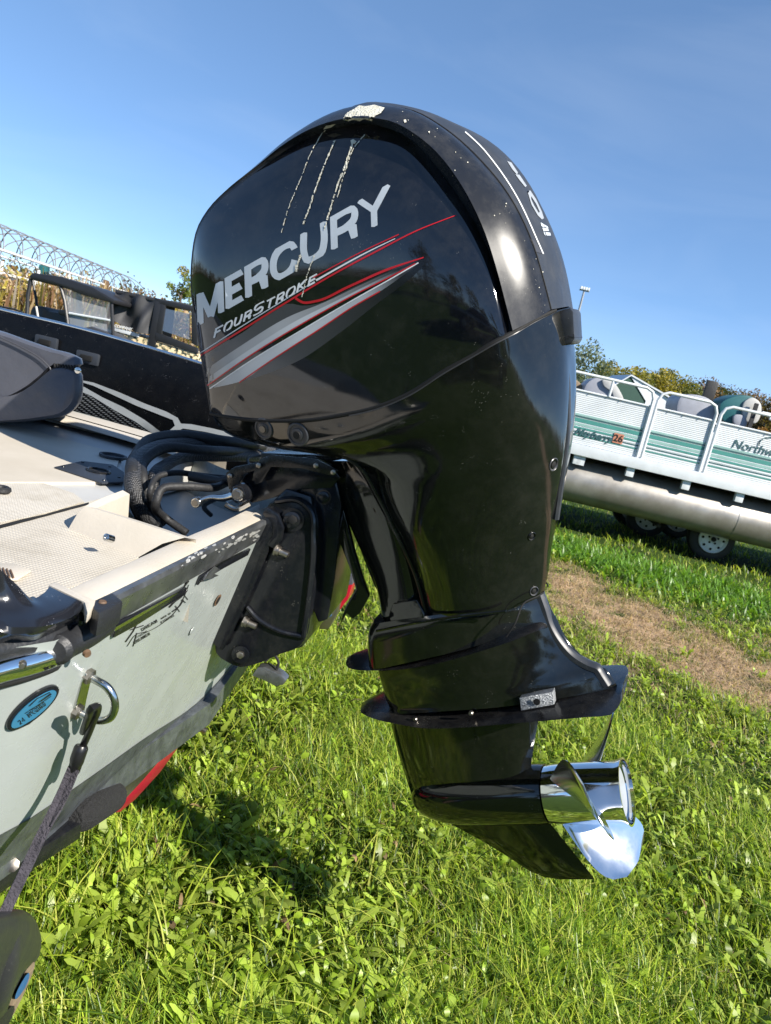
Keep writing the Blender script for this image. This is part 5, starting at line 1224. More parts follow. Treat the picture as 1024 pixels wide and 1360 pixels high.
# tail lamp on the far side, seen past the bracket
tl = [By(x, y, .55) for x, y in [(441,760),(470,762),(466,782),(450,806),(428,812)]]
MB().prism([By(x, y, .55) for x, y in [(443,779),(468,776),(462,796),(450,812),(440,804)]], (0,.08,0)).build('tail_lamp', M['redlens'], trl, bevel=.003)
MB().prism([By(x, y, .55) for x, y in [(445,762),(469,764),(468,777),(442,779),(437,772)]], (0,.09,0)).build('lamp_housing', M['vinyl'], trl, bevel=.003)
MB().prism([By(x, y, .5) for x, y in [(430,790),(441,782),(450,800),(446,818),(436,836),(424,836),(426,815)]], (0,.05,0)).build('lamp_bracket', M['bolt'], trl, bevel=.003)
MB().prism([By(x, y, .495) for x, y in [(430,816),(440,810),(440,818),(430,824)]], (0,.01,0)).build('lamp_sticker', M['bluestripe'], trl)
MB().tube([Vector((-.3,.55,.55)), Vector((-.28,-.55,.55))], .025, 10).build('rear_crossbar', M['redframe'], trl)
for s_ in (-1, 1):
    MB().box((-1.6, s_*.6, .5), (2.4,.05,.09)).build('frame_rail', M['redframe'], trl, bevel=.005)
    w_ = MB().disc((-1.9, s_*.95-.1, .33), (0,1,0), [(0,.2),(.0,.31),(.03,.33),(.17,.33),(.2,.31),(.2,.2)], 40).build('tyre', M['rubber'], trl)
    MB().disc((-1.9, s_*.95-.11, .33), (0,1,0), [(0,.05),(.01,.19),(.2,.19),(.22,.05)], 24).build('wheel_rim', M['white'], w_)
MB().tube([Vector((-1.9,-.9,.36)), Vector((-1.9,.9,.36))], .03, 10).build('axle', M['iron'], trl)
MB().tube([Vector((-1.9,-.6,.4)), Vector((-1.9,-.6,.5))], .03, 8).build('axle_bracket', M['iron'], trl)
for y_ in (-.5,.5): MB().tube([Vector((-.29,y_,.5)), Vector((-.29,y_,.66))], .02, 8).build('bunk_post', M['iron'], trl)

# ================================================================== TIE-DOWN STRAP
sI = BMI
s0 = bt(126,942,.045)
stp = thing('tie_down_strap', 'grey tie-down strap with a black hook, hooked into the stern eye', 'strap', BM)
def off(px, py, o): return bt(px, py, o)
hk = [off(112,966,.022),off(110,972,.024),off(112,966,.03),off(118,950,.044),off(122,940,.05),(off(128,938,.05)),(off(129,946,.045)),off(124,958,.04),off(116,978,.034),off(108,996,.03),off(102,1014,.03),off(97,1028,.03)]
MB().tube(cr(hk[1:], 50), [.0045]*46+[.006,.007,.007,.006], 10).build('hook', M['hook'], stp)
MB().tube(cr([off(109,990,.032),off(104,1004,.034),off(99,1020,.034),off(95,1030,.034)], 14), [.0075,.009,.009,.009,.009,.009,.009,.0085,.008,.008,.008,.008,.007,.006], 10).build('hook_sleeve', M['hook'], stp)
wbp = cr([off(97,1020,.034),off(86,1046,.036),off(72,1076,.04),off(56,1108,.045),off(36,1150,.05),off(14,1196,.055),off(0,1226,.06),off(-20,1270,.07)], 40)
def strap(pts, w, name, tilt):
    rows = []
    for i, p in enumerate(pts):
        t = (pts[min(len(pts)-1, i+1)]-pts[max(0, i-1)]).normalized(); a = tilt+.25*math.sin(i*.33); s = t.cross(Vector((math.cos(a), math.sin(a), 0))).normalized(); nn = t.cross(s)
        rows.append([p-s*w+nn*.0012, p+s*w+nn*.0012, p+s*w-nn*.0012, p-s*w-nn*.0012])
    return MB().grid(rows, closed=True).build(name, M['web'], stp)
strap(wbp, .0066, 'webbing', 1.9)
strap([v+Vector((.004,.0,0)) for v in wbp[:14]], .0055, 'webbing_fold', 1.2)
# ratchet with its black rubber grip at the lower left
rt = thing('strap_ratchet', 'black rubber-gripped strap ratchet with blue stripe in the lower left corner', 'ratchet', BM)
gp = [[(-20,1222),(2,1206),(24,1206),(42,1216),(52,1236),(52,1262),(46,1276),(34,1262),(10,1250),(-20,1256)],]
def rz(px, py, o): return bt(px, py, o)
def slug(rows, name, m, n=24):
    rr = [cr([rz(x, y, o) for x, y in poly], n, closed=True) for poly, o in rows]; rr = interp_rings(rr, 3); mb = MB().grid(rr, closed=True)
    mb.add(rr[0], [tuple(range(n))]); mb.add(rr[-1], [tuple(range(n))]); return mb.build(name, m, rt, weld=.0004, angle=60)
g_ = [(-40,1222),(0,1210),(22,1207),(40,1214),(51,1232),(52,1262),(47,1278),(38,1284),(28,1300),(14,1330),(-6,1350),(-40,1366)]
slug([(shr(g_,.80,0,1280),.015),(shr(g_,.94,0,1280),.024),(g_,.042),(shr(g_,.985,-5,1285),.055),(shr(g_,.93,-5,1285),.068),(shr(g_,.83,-5,1285),.078),(shr(g_,.66,-5,1285),.084),(shr(g_,.4,-5,1285),.087)], 'rubber_grip', M['grip'], 40)
MB().tube(cr([rz(2,1228,.062),rz(6,1262,.074),rz(0,1300,.078),rz(-10,1340,.07)], 16), [.014]+[.019]*14+[.014], 14).build('grip_roll', M['grip'], rt)
g2 = [(40,1280),(46,1284),(38,1306),(24,1336),(10,1362),(-4,1392),(-20,1392),(-4,1352),(14,1330),(28,1300)]
slug([(g2,.04),(g2,.06)], 'worn_base', M['tan'], 20)
g3 = [(34,1296),(38,1301),(31,1316),(25,1324),(22,1318),(28,1306)]
slug([(g3,.058),(g3,.066)], 'blue_stripe', M['bluestripe'], 14)
g4 = [(6,1345),(20,1338),(6,1372),(-10,1400),(-24,1400),(-10,1368)]
slug([(g4,.05),(g4,.07)], 'lower_body', M['rubber'], 14)

# ================================================================== PONTOON BOAT ON ITS TRAILER
PA = rad(-3.5); PX = Vector((math.cos(PA), math.sin(PA), 0)); PY = Vector((-math.sin(PA), math.cos(PA), 0)); PO = Vector((4.2, 9.25, 0))
PM = Matrix(((PX.x, PY.x, 0, PO.x), (PX.y, PY.y, 0, PO.y), (0, 0, 1, 0), (0, 0, 0, 1))); PI_ = PM.inverted()
def P2(px, py, y=0.): return PI_ @ on_plane(px, py, PO+PY*y, PY)
M['fluted'] = None
def fluted():
    m, t, b = new_mat('fluted_aluminium_panel'); L = t.links.new
    tc = N(t, 'ShaderNodeTexCoord'); w = N(t, 'ShaderNodeTexWave', Scale=13.5, bands_direction='Z', wave_profile='SIN'); L(tc.outputs['Object'], w.inputs['Vector'])
    n1 = N(t, 'ShaderNodeTexNoise', Scale=3., Detail=5.); L(tc.outputs['Object'], n1.inputs['Vector'])
    c = ramp(t, n1.outputs[0], [(.3, (.55,.58,.6)), (.7, (.68,.71,.73))]); L(c, b.inputs['Base Color']); b.inputs['Roughness'].default_value = .35; b.inputs['Metallic'].default_value = .15
    bp = N(t, 'ShaderNodeBump', Strength=.3, Distance=.012); L(w.outputs[1], bp.inputs['Height']); L(bp.outputs[0], b.inputs['Normal']); return m
M['fluted'] = fluted(); M['fence'] = mat('pale_painted_aluminium', (.66,.69,.71), .4, col2=(.55,.58,.6)); M['teal'] = mat('teal_stripe_print', (.06,.26,.23), .5); M['navy'] = mat('dark_teal_print', (.03,.1,.11), .5); M['paleteal'] = mat('pale_teal_print', (.28,.45,.42), .5)
M['pont'] = mat('weathered_aluminium_tube', (.36,.345,.32), .4, .6, col2=(.2,.175,.145), scale=3, rvar=.15, bump=.03, bscale=8); M['orange'] = mat('orange_sticker', (.5,.2,.12), .6); M['seatwhite'] = mat('weathered_white_vinyl', (.5,.5,.48), .5, col2=(.38,.37,.35)); M['tealvinyl'] = mat('teal_vinyl', (.02,.12,.13), .45); M['seatgrey'] = mat('light_grey_vinyl', (.33,.34,.38), .5)
pb = thing('pontoon_boat', 'silver pontoon boat with teal stripes standing on a trailer beyond the grass', 'pontoon boat', PM)
xl, xr = -4.1, 4.6
zt = P2(890,618).z; zb = P2(890,633).z; ft = P2(905,549).z
MB().box(((xl+xr)/2, .0, (zt+zb)/2), (xr-xl, .05, zt-zb)).build('deck_edge_rail', M['fence'], pb, bevel=.006)
MB().box(((xl+xr)/2, 1.22, (zt+zb)/2), (xr-xl, 2.38, .04)).build('deck', M['pont'], pb)
MB().box(((xl+xr)/2, 2.44, (zt+zb)/2), (xr-xl, .05, zt-zb)).build('deck_edge_rail', M['fence'], pb)
# vertical edges of the side panels, in pixels on the near side
edges = [(-4.05, P2(560,470).x), (P2(566,470).x+.02, P2(700,500).x), (P2(703,500).x, P2(861,560).x), (P2(864,560).x, P2(941,590).x), (P2(944,590).x, P2(944,590).x+1.25), (P2(944,590).x+1.28, 4.5)]
rt_ = P2(930,531).z
for k, (xa, xb) in enumerate(edges):
    f_ = MB().box(((xa+xb)/2, .02, (zt+ft)/2), (xb-xa-.03, .012, ft-zt-.01)).build('side_panel', M['fluted'], pb)
    pts = [(xa+.015, 0, zt), (xa+.015, 0, rt_-.12), (xa+.05, 0, rt_-.035), (xa+.13, 0, rt_), ((xa+xb)/2, 0, rt_), (xb-.13, 0, rt_), (xb-.05, 0, rt_-.035), (xb-.015, 0, rt_-.12), (xb-.015, 0, zt)]
    MB().tube([Vector(p) for p in pts], .019, 10).build('rail_frame', M['fence'], f_)
    MB().tube([Vector((xa, .01, ft)), Vector((xb, .01, ft))], .013, 8).build('panel_top_rail', M['fence'], f_)
    if xb-xa > 1.1: MB().tube([Vector(((xa*.35+xb*.65), .0, ft)), Vector(((xa*.35+xb*.65), .0, rt_))], .016, 8).build('rail_post', M['fence'], f_)
    for j in range(3): MB().disc((xa+(xb-xa)*(.25+.25*j), .0, ft-.01), (0,-1,0), [(0,.008),(.01,.006)], 8).build('panel_rivet', M['bolt'], f_)
    h_ = ft-zt
    for z0_, z1_, m_ in ((.44,.46,'navy'),(.465,.50,'paleteal'),(.36,.425,'teal'),(.30,.345,'paleteal'),(.25,.285,'teal'),(.185,.205,'navy'),(.13,.15,'teal')):
        MB().box(((xa+xb)/2, .012, zt+h_*(z0_+z1_)/2/.75*.86), (xb-xa-.05, .003, h_*(z1_-z0_)*1.15)).build('teal_stripe', M[m_], f_)
# lettering
def text3(txt, size, loc, shear, m, parent, offs=0., rotz=0., scale_x=1.):
    cu = bpy.data.curves.new('t', 'FONT'); cu.body = txt; cu.size = size; cu.shear = shear; cu.offset = offs; cu.extrude = .0008
    o = bpy.data.objects.new('t', cu); COL.objects.link(o); dg = bpy.context.evaluated_depsgraph_get(); me = bpy.data.meshes.new_from_object(o.evaluated_get(dg)); bpy.data.objects.remove(o)
    mt = Matrix.Translation(loc) @ Matrix.Rotation(rotz, 4, 'Y') @ Matrix.Rotation(rad(90), 4, 'X') @ Matrix.Diagonal((scale_x,1,1,1)); me.transform(mt); me.materials.clear(); me.materials.append(m)
    r = bpy.data.objects.new('name_lettering', me); COL.objects.link(r); r.parent = parent; return r
p = P2(971,594); text3('Northwoods', .16, Vector((p.x, .006, p.z)), .18, M['navy'], pb, .0)
ar = [P2(x, y) for x, y in [(1008,592),(1010,586),(1016,582),(1026,581),(1040,583)]]; MB().tube([Vector((v.x, .004, v.z)) for v in cr(ar, 16)], .006, 6).build('name_arc', M['navy'], pb)
p = P2(762,576); text3('Mayberry', .125, Vector((p.x, .003, p.z)), .5, M['navy'], pb, .004)
p = P2(815,581); MB().box((p.x+.06, .003, p.z), (.125, .004, .125)).build('registration_sticker', M['orange'], pb); text3('26', .12, Vector((p.x+.0, -.001, p.z-.04)), 0, M['gap'], pb, .003)
# cross channels and tubes
rt0 = P2(760,617); rb0 = P2(760,660); R_ = .29; pc = Vector((0, .42, zb-.03-R_+.0))
for x in np.arange(xl+.35, xr, .69):
    x = float(x)
for px in (766,841,921,998): 
    x = P2(px, 615).x
    MB().box((x, .05, zb-.06), (.10, .07, .12)).build('pontoon_bracket', M['fence'], pb, bevel=.004)
for x in (-3.6,-2.7,-1.9, 4.3):
    MB().box((x, .05, zb-.06), (.10, .07, .12)).build('pontoon_bracket', M['fence'], pb)
for yy in (.34, 2.1):
    pt = MB().disc((xl, yy, zb-.06-R_), (1,0,0), [(0,.12),(.25,.22),(.6,R_),(xr-xl-.2,R_),(xr-xl,.15)], 40).build('pontoon_tube', M['pont'], pb, angle=50)
    for px in (983,):
        x = P2(px, 690).x; MB().tube([Vector((x, yy+(R_+.001)*math.cos(a), zb-.06-R_+(R_+.001)*math.sin(a))) for a in np.linspace(0, 6.283, 41)[:-1]], .003, 6, closed=True).build('weld_seam', M['alu'], pt)
# furniture aboard
def rbox(px0, py0, px1, py1, y, d, name, m, parent=pb, bv=.05):
    a = P2(px0, py0, y); b = P2(px1, py1, y); return MB().box(((a.x+b.x)/2, y+d/2, (a.z+b.z)/2), (abs(b.x-a.x), d, abs(a.z-b.z))).build(name, m, parent, bevel=bv)
def curved(pts, y, d, name, m, parent=pb, bv=.03, n=28):
    P_ = cr([P2(a, b, y) for a, b in pts], n, closed=True); return MB().prism(P_, (0, d, 0)).build(name, m, parent, bevel=bv)
curved([(776,530),(780,508),(795,501),(812,506),(822,520),(828,532),(815,540),(790,536)], .7, .5, 'rear_couch', M['seatgrey'])
curved([(800,504),(812,506),(824,520),(828,534),(820,536),(812,520),(802,512)], .66, .1, 'couch_piping', M['seatwhite'], bv=.015)
curved([(756,503),(766,505),(774,514),(770,524),(756,524)], .9, .4, 'cushion', M['tan'])
curved([(903,528),(948,535),(950,556),(948,566),(900,556)], .9, .6, 'console', M['seatgrey'])
hs_ = curved([(957,552),(957,536),(970,528),(1000,527),(1008,532),(1006,556),(990,562),(962,560)], .75, .5, 'helm_seat', M['tealvinyl'])
curved([(986,544),(990,532),(1000,528),(1010,534),(1011,552),(1005,562),(992,560)], .72, .06, 'seat_end', M['seatwhite'], hs_)
curved([(975,552),(990,553),(992,566),(975,562)], .7, .1, 'seat_front', M['seatgrey'], hs_, .02)
MB().box((P2(1000,560,.6).x, .66, P2(1000,558,.6).z), (.05, .03, .45)).build('seat_hinge', M['rubber'], hs_)
MB().box((P2(942,522,1.1).x, 1.1, P2(942,522,1.1).z), (.16, .06, .34)).build('throttle_cover', M['rubber'], pb, bevel=.02)
for q in ((1012,548),(1022,556)):
    c = P2(*q, .6); MB().tube([c, c+Vector((.9,0,0))], .02, 8).build('inner_rail', M['fence'], pb)
# trailer
pt_ = thing('pontoon_trailer', 'dark twin-axle trailer under the silver pontoon boat', 'boat trailer', PM)
wc = P2(945,722,.62); wc.z = .31
def wheel(x, y, z=.31):
    ty = MB().disc((x, y, z), (0,1,0), [(0,.19),(.004,.225),(.0,.27),(.02,.305),(.05,.31),(.15,.31),(.18,.30),(.2,.27),(.2,.19)], 44).build('wheel', M['rubber'], pt_)
    rim = MB().disc((x, y-.004, z), (0,-1,0), [(-.1,.19),(.02,.195),(.028,.188),(.02,.178),(.002,.17),(.002,.165),(.010,.15),(.014,.12),(.012,.09),(.004,.07),(.004,.05),(.018,.04),(.018,.0001)], 36).build('wheel_rim', M['white'], ty)
    for k in range(8):
        a = k*math.pi/4; MB().disc((x+.14*math.cos(a), y+.0, z+.14*math.sin(a)), (0,-1,0), [(-.0,.017),(.019,.018),(.019,.0001)], 12).build('rim_hole', M['gap'], ty)
    for k in range(5):
        a = k*math.pi*.4+.3; MB().disc((x+.065*math.cos(a), y-.008, z+.065*math.sin(a)), (0,-1,0), [(0,.014),(.02,.012),(.022,.004)], 8).build('wheel_nut', M['gap'], ty)
    MB().disc((x, y-.02, z), (0,-1,0), [(0,.035),(.025,.033),(.03,.02)], 14).build('hub_cap', M['gap'], ty)
wheel(wc.x, .62); wheel(wc.x-.66, 1.5); wheel(wc.x-.0, 2.2); wheel(wc.x-.72, 2.2)
for yy in (.95, 2.0):
    MB().box((.6, yy, .5), (6.6, .07, .1)).build('trailer_rail', M['rubber'], pt_)
    MB().box((.6, yy-.2, .52), (5.6, .12, .06)).build('trailer_bunk', M['carpet'], pt_)
for x in (wc.x, wc.x-.72): MB().tube([Vector((x,.7,.31)), Vector((x,2.3,.31))], .03, 8).build('axle', M['rubber'], pt_)
for x in (-1.8, .2, 1.6, 3.2): MB().box((x, 1.45, .47), (.08, 1.3, .08)).build('crossmember', M['rubber'], pt_)
for k in (-2.2, 3.9): MB().tube([Vector((k,1.4,.0)), Vector((k,1.4,.45))], .03, 8).build('trailer_jack', M['rubber'], pt_)

# ================================================================== TENT, LIGHT MAST
x, y = at_px(812, 46)
tn_ = thing('gabled_tent', 'white-roofed tent with green gable beyond the pontoon boat rail', 'tent', Matrix.Translation((x, y, 0)) @ Matrix.Diagonal((1,1,1.36,1)))
M['tentgreen'] = mat('dark_green_canvas', (.03,.08,.06), .7); M['tentwhite'] = mat('white_tarpaulin', (.7,.73,.78), .5)
MB().prism([(-2.0,-2,0),(.9,-2,0),(.9,-2,2.45),(-.3,-2,3.35),(-2.0,-2,2.2)], (0,.04,0)).build('gable', M['tentgreen'], tn_)
MB().prism([(.9,-2.05,0),(5.4,-2.05,0),(5.4,-2.05,2.1),(-.3,-2.05,3.34),(.9,-2.05,2.5)], (0,.04,0)).build('white_side', M['tentwhite'], tn_)
MB().prism([(-2.15,-2.1,2.12),(-.3,-2.1,3.42),(-.3,-2.1,3.36),(-2.15,-2.1,2.06)], (0,4.2,0)).prism([(-.3,-2.1,3.42),(5.6,-2.3,2.15),(5.6,-2.3,2.08),(-.3,-2.1,3.36)], (0,4.2,0)).build('roof', M['tentwhite'], tn_)
MB().prism([(-2.0,-1.9,0),(-2.0,2,0),(-2.0,2,2.2),(-2.0,-1.9,2.2)], (.04,0,0)).build('end_wall', M['tentwhite'], tn_)
MB().prism([(5.4,-1.9,0),(5.4,2,0),(5.4,2,2.1),(5.4,-1.9,2.1)], (.04,0,0)).build('end_wall', M['tentwhite'], tn_)
x, y = at_px(732, 62); lm = thing('light_mast', 'tall floodlight mast on the horizon right of the motor', 'light mast', Matrix.Translation((x, y, 0)))
M['galv'] = mat('galvanised_steel', (.35,.36,.37), .5, .5)
MB().tube([(0,0,0),(0,0,11.6)], [.16,.08], 10).build('mast', M['galv'], lm)
MB().tube([(-.4,0,11.6),(.4,0,11.6)], .05, 8).build('crossarm', M['galv'], lm)
for k in range(4):
    MB().box((-.3+.2*k, -.1, 11.75), (.17,.2,.24)).build('floodlight', M['fence'], lm, bevel=.04)

# ================================================================== YARD ON THE LEFT
# boat-lift canopy frame: two rows of hoops over long beams
def far_pt(px, d, z):
    x, y = at_px(px, d); return Vector((x, y, z))
# end points: left end near, right end farther
fa = far_pt(-150, 16.5, 0); fb_ = far_pt(186, 31, 0); fd = (fb_-fa).normalized(); fn = Vector((-fd.y, fd.x, 0)); FL = (fb_-fa).length
FM = Matrix(((fd.x, fn.x, 0, fa.x), (fd.y, fn.y, 0, fa.y), (0, 0, 1, 0), (0, 0, 0, 1)))
lift = thing('boat_lift_frame', 'white and grey boat-lift canopy frame with a long row of hoops', 'boat lift', FM)
M['hoop'] = mat('grey_galvanised_hoop', (.3,.31,.32), .45, .4); M['beam'] = mat('white_aluminium_beam', (.75,.76,.76), .4)
h1 = 2.3
for z, yy, m_, r_ in ((h1,0,'beam',.035),(h1-.02,1.5,'beam',.03),(1.78,0,'beam',.05),(1.62,1.4,'beam',.05),(1.72,.6,'beam',.03)):
    MB().tube([Vector((0,yy,z)), Vector((FL,yy,z))], r_, 8).build('long_beam', M[m_], lift)
k = 0; xx = .2
while xx < FL-.6:
    pts = [Vector((xx+1.9*(1-math.cos(a))/2, 1.5*(1-math.cos(a))/2, h1+.66*math.sin(a))) for a in np.linspace(0, math.pi, 13)]
    MB().tube(pts, .017, 5).build('hoop', M['hoop'], lift)
    pts = [Vector((xx+1.9-1.9*(1-math.cos(a))/2, 1.5*(1-math.cos(a))/2, h1+.66*math.sin(a))) for a in np.linspace(0, math.pi, 13)]
    MB().tube(pts, .017, 5).build('hoop', M['hoop'], lift)
    if k % 2 == 0: MB().tube([Vector((xx,.0,1.75)), Vector((xx,.0,h1-.15+.12*math.sin(k)))], .04, 6).build('upright', M['beam'], lift)
    pts = [Vector((xx+.7*(1-math.cos(a))/2, .3, 1.8+.42*math.sin(a))) for a in np.linspace(0, math.pi, 9)]
    MB().tube(pts, .014, 5).build('hoop', M['hoop'], lift)
    xx += 1.0; k += 1
for xx in (1, 6, 11, FL-.4):
    for yy in (0, 1.5): MB().tube([Vector((xx,yy,0)), Vector((xx,yy,1.8))], .05, 6).build('lift_leg', M['beam'], lift)
MB().box((FL*.72,.0,h1+.02),(.28,.2,.3)).build('winch', M['brown'], lift, bevel=.08)
MB().box((FL*.46,.3,2.1),(.3,.2,.4)).build('motor_box', M['tealvinyl'], lift, bevel=.04)
# utility vehicle with hard roof
ux, uy = at_px(92, 14.5); ua = rad(-10)
UM = Matrix.Translation((ux, uy, 0)) @ Matrix.Rotation(ua, 4, 'Z')
uv = thing('utility_vehicle', 'black roofed utility vehicle with clear windscreen parked under the hoops', 'utility vehicle', UM); UI = UM.inverted(); UP = UM.to_3x3() @ Vector((0,1,0))
def U2(px, py, y=0.): return UI @ on_plane(px, py, Vector((ux, uy, 0))+UP*y, UP)
def glass(name, col, rough=.05, mixf=.75):
    m, t, b = new_mat(name); b.inputs['Base Color'].default_value = (*col, 1); b.inputs['Roughness'].default_value = rough
    tr = t.nodes.new('ShaderNodeBsdfTransparent'); tr.inputs[0].default_value = (.85,.9,.95,1); ms = t.nodes.new('ShaderNodeMixShader'); ms.inputs[0].default_value = 1-mixf
    t.links.new(tr.outputs[0], ms.inputs[1]); t.links.new(b.outputs[0], ms.inputs[2]); t.links.new(ms.outputs[0], t.nodes['Material Output'].inputs[0]); return m
M['clear'] = glass('clear_plastic_windscreen', (.5,.54,.6), .2, .55); M['tint'] = glass('bluish_side_window', (.12,.17,.26), .06, .3)
M['vblack'] = mat('utility_black_plastic', (.02,.02,.023), .45)
def upr(pts, y, d, name, m, parent=uv, bv=.01): return MB().prism([U2(a, b, y) for a, b in pts], (0,d,0)).build(name, m, parent, bevel=bv)
upr([(38,366),(44,362),(80,367),(122,381),(152,398),(150,403),(110,392),(78,379),(40,371)], -.05, 1.4, 'roof', M['vblack'], bv=.03)
def ut(pts, r, name, m, y=0., parent=uv): return MB().tube([U2(a, b, y) for a, b in pts], r, 8).build(name, m, parent)
for yy in (0, 1.25):
    ut([(41,370),(37,392),(36,420),(40,500)], .035, 'roof_post', M['vblack'], yy); ut([(80,379),(86,400),(91,436),(96,500)], .032, 'roof_post', M['vblack'], yy)
ut([(43,371),(47,392),(52,425)], .025, 'roof_post', M['vblack'], .5)
ut([(148,400),(150,440),(152,500)], .03, 'windscreen_frame', M['vblack'], .0); 
MB().add([U2(82,380,.02), U2(148,399,.02), U2(151,446,.02), U2(94,438,.02)], [(0,1,2,3)]).build('windscreen', M['clear'], uv)
ut([(92,416),(148,426)], .022, 'wiper_bar', M['fence'])
MB().add([U2(102,385,.3),U2(108,386,.3),U2(112,432,.3),U2(100,430,.3)], [(0,1,2,3)]).build('seat_belt_panel', M['tint'], uv)
upr([(40,412),(44,406),(56,406),(64,413),(84,416),(90,420),(92,500),(40,500)], .3, .5, 'seat', M['vblack'], bv=.04)
upr([(77,411),(90,412),(91,419),(78,418)], .15, .2, 'headrest', M['vblack'], bv=.02)
ut([(0,407),(20,411),(30,415),(32,428)], .018, 'rear_rack', M['vblack']); ut([(0,412),(28,419)], .014, 'rear_rack', M['vblack'])
ut([(48,407),(51,424)], .02, 'seat_belt', M['seatwhite'], .2)
upr([(-10,424),(96,440),(150,446),(175,462),(180,520),(-10,520)], .0, 1.3, 'body', M['vblack'], bv=.05)
upr([(98,437),(120,433),(140,440),(165,456),(160,470),(100,450)], -.05, 1.35, 'hood', M['vinyl2'], bv=.05)
for px in (20, 150):
    c = U2(px, 520, 0); 
    for yy in (-.05, 1.25): MB().disc((c.x, yy, .32), (0,1,0), [(0,.15),(.0,.3),(.04,.32),(.2,.32),(.24,.3),(.24,.15)], 28).build('wheel', M['rubber'], uv)
# second vehicle: soft black cab over camouflage body
cx_, cy_ = at_px(208, 14.2); CM = Matrix.Translation((cx_, cy_, 0)) @ Matrix.Rotation(rad(-6), 4, 'Z'); CI = CM.inverted(); CP = CM.to_3x3() @ Vector((0,1,0))
cv_ = thing('utility_vehicle', 'camouflage utility vehicle with a soft black cab cover beside the motor', 'utility vehicle', CM)
def C2_(px, py, y=0.): return CI @ on_plane(px, py, Vector((cx_, cy_, 0))+CP*y, CP)
def camo():
    m, t, b = new_mat('camouflage_print'); L = t.links.new; tc = N(t, 'ShaderNodeTexCoord'); v = N(t, 'ShaderNodeTexVoronoi', Scale=13.); n = N(t, 'ShaderNodeTexNoise', Scale=14., Detail=3.); L(tc.outputs['Object'], n.inputs['Vector']); L(tc.outputs['Object'], v.inputs['Vector'])
    c = ramp(t, n.outputs[0], [(.40, (.015,.02,.015)), (.46, (.1,.12,.08)), (.5, (.55,.42,.22)), (.56, (.72,.58,.36))]); L(c, b.inputs['Base Color']); b.inputs['Roughness'].default_value = .5; return m
M['camo'] = camo(); M['canvas'] = mat('black_canvas', (.04,.04,.044), .55, bump=.3, bscale=6)
def cpr(pts, y, d, name, m, bv=.02): return MB().prism([C2_(a, b, y) for a, b in pts], (0,d,0)).build(name, m, cv_, bevel=bv)
# draped cover as a folded sheet
tl_, tr_, bl_, br_ = (153,384),(209,396),(150,424),(200,444)
rows = []
for i in range(22):
    u = i/21; row = []
    for j in range(16):
        v = j/15; x = (tl_[0]*(1-u)+tr_[0]*u)*(1-v)+(bl_[0]*(1-u)+br_[0]*u)*v; y = (tl_[1]*(1-u)+tr_[1]*u)*(1-v)+(bl_[1]*(1-u)+br_[1]*u)*v + 5*math.sin(math.pi*u)*v
        p = C2_(x, y, -.02); p.y += .07*math.sin(9*u-4*v+2*v*v)*(.2+v)+.03*math.sin(17*u+6*v); row.append(p)
    rows.append(row)
MB().grid(rows).build('rear_cover', M['canvas'], cv_, angle=70)
cpr([(153,384),(209,396),(246,403),(262,408),(262,412),(209,401),(153,389)], -.02, 1.35, 'cab_roof', M['canvas'], .03)
cpr([(153,388),(205,400),(200,444),(152,426)], .2, .9, 'cab_interior', M['gap'], 0)
for pts in ([(206,398),(214,401),(206,462),(196,458)], [(208,397),(262,408),(262,414),(210,404)], [(205,440),(262,462),(262,470),(205,452)], [(254,410),(262,411),(262,460),(254,456)], [(213,402),(220,405),(214,445),(206,442)]):
    cpr(pts, -.03, .06, 'door_frame', M['vblack'], .012)
MB().add([C2_(216,409,.0), C2_(252,417,.0), C2_(254,452,.0), C2_(212,438,.0)], [(0,1,2,3)]).build('side_window', M['tint'], cv_)
cpr([(150,436),(200,452),(262,470),(262,540),(150,540)], -.01, 1.3, 'body', M['camo'], .03)
cpr([(150,434),(184,443),(184,448),(150,439)], -.03, .03, 'sill_trim', M['fence'], .004)
for px in (160, 250):
    c = C2_(px, 520, 0)
    for yy in (-.05, 1.2): MB().disc((c.x, yy, .32), (0,1,0), [(0,.15),(.0,.3),(.04,.32),(.2,.32),(.24,.3),(.24,.15)], 28).build('wheel', M['rubber'], cv_)
p_ = C2_(152,434,-.035)
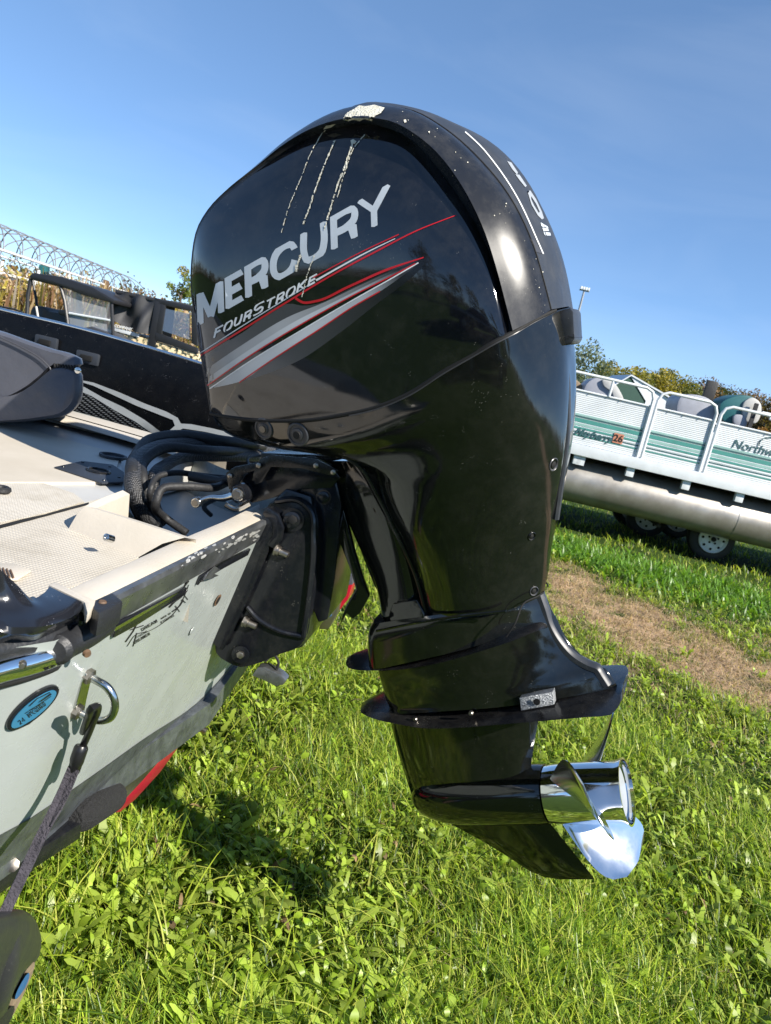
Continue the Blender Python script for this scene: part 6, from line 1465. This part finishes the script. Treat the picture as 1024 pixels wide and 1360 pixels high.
tt = text3('COMPANY', .07, Vector((p_.x, -.045, p_.z)), .2, M['white'], cv_, .003); tt.name = 'rear_lettering'

# ================================================================== BEHIND THE PHOTOGRAPHER (seen mirrored in the glossy cowl)
TM = Matrix.Translation((-.6, -6.2, 0)) @ Matrix.Rotation(rad(8), 4, 'Z')
pk_ = thing('pickup_truck', 'dark pickup truck parked behind the photographer, mirrored in the motor cowl', 'pickup truck', TM)
M['truckpaint'] = mat('dark_truck_paint', (.012,.014,.02), .15, coat=1.); M['truckglass'] = mat('dark_truck_glass', (.01,.012,.015), .04)
side = [(-2.9,.45),(-2.95,.95),(-2.85,1.12),(-1.9,1.2),(-1.15,1.82),(-.9,1.9),(.6,1.9),(.8,1.82),(1.0,1.22),(2.8,1.2),(2.85,.6),(2.8,.45)]
MB().prism([Vector((x, .95, z)) for x, z in side], (0,-1.9,0)).build('body', M['truckpaint'], pk_, bevel=.05)
for poly in ([(-1.7,1.24),(-1.1,1.76),(-.5,1.78),(-.5,1.24)], [(-.42,1.24),(-.42,1.78),(.55,1.78),(.72,1.24)]):
    MB().prism([Vector((x, .951, z)) for x, z in poly], (0,.01,0)).build('side_window', M['truckglass'], pk_)
for x in (-1.95, 1.85):
    for yy in (.7, -.95): 
        w_ = MB().disc((x, yy, .4), (0,1,0), [(0,.2),(0,.37),(.03,.4),(.24,.4),(.27,.37),(.27,.2)], 28).build('wheel', M['rubber'], pk_); MB().disc((x, yy+.26, .4), (0,1,0), [(0,.22),(.02,.2),(.02,.01)], 20).build('wheel_rim', M['alu'], w_)
for x, y, h, r in ((-9,-18,6,2.6),(-5,-22,7,3),(-1,-20,5,2.4),(4,-23,8.5,3.2),(9,-21,7,3),(-14,-19,9,3)):
    tree(x, y, h, r, BR+GR, {-9:'low brown-green tree left of the pickup truck behind the photographer', -5:'rounded tree behind the bed of the pickup truck', -1:'shortest tree straight behind the pickup cab', 4:'tallest tree behind the pickup bonnet', 9:'broad tree right of the pickup truck', -14:'outermost left tree behind the photographer'}[x], 900, .2, .08, group='trees behind the photographer', blobs=20)
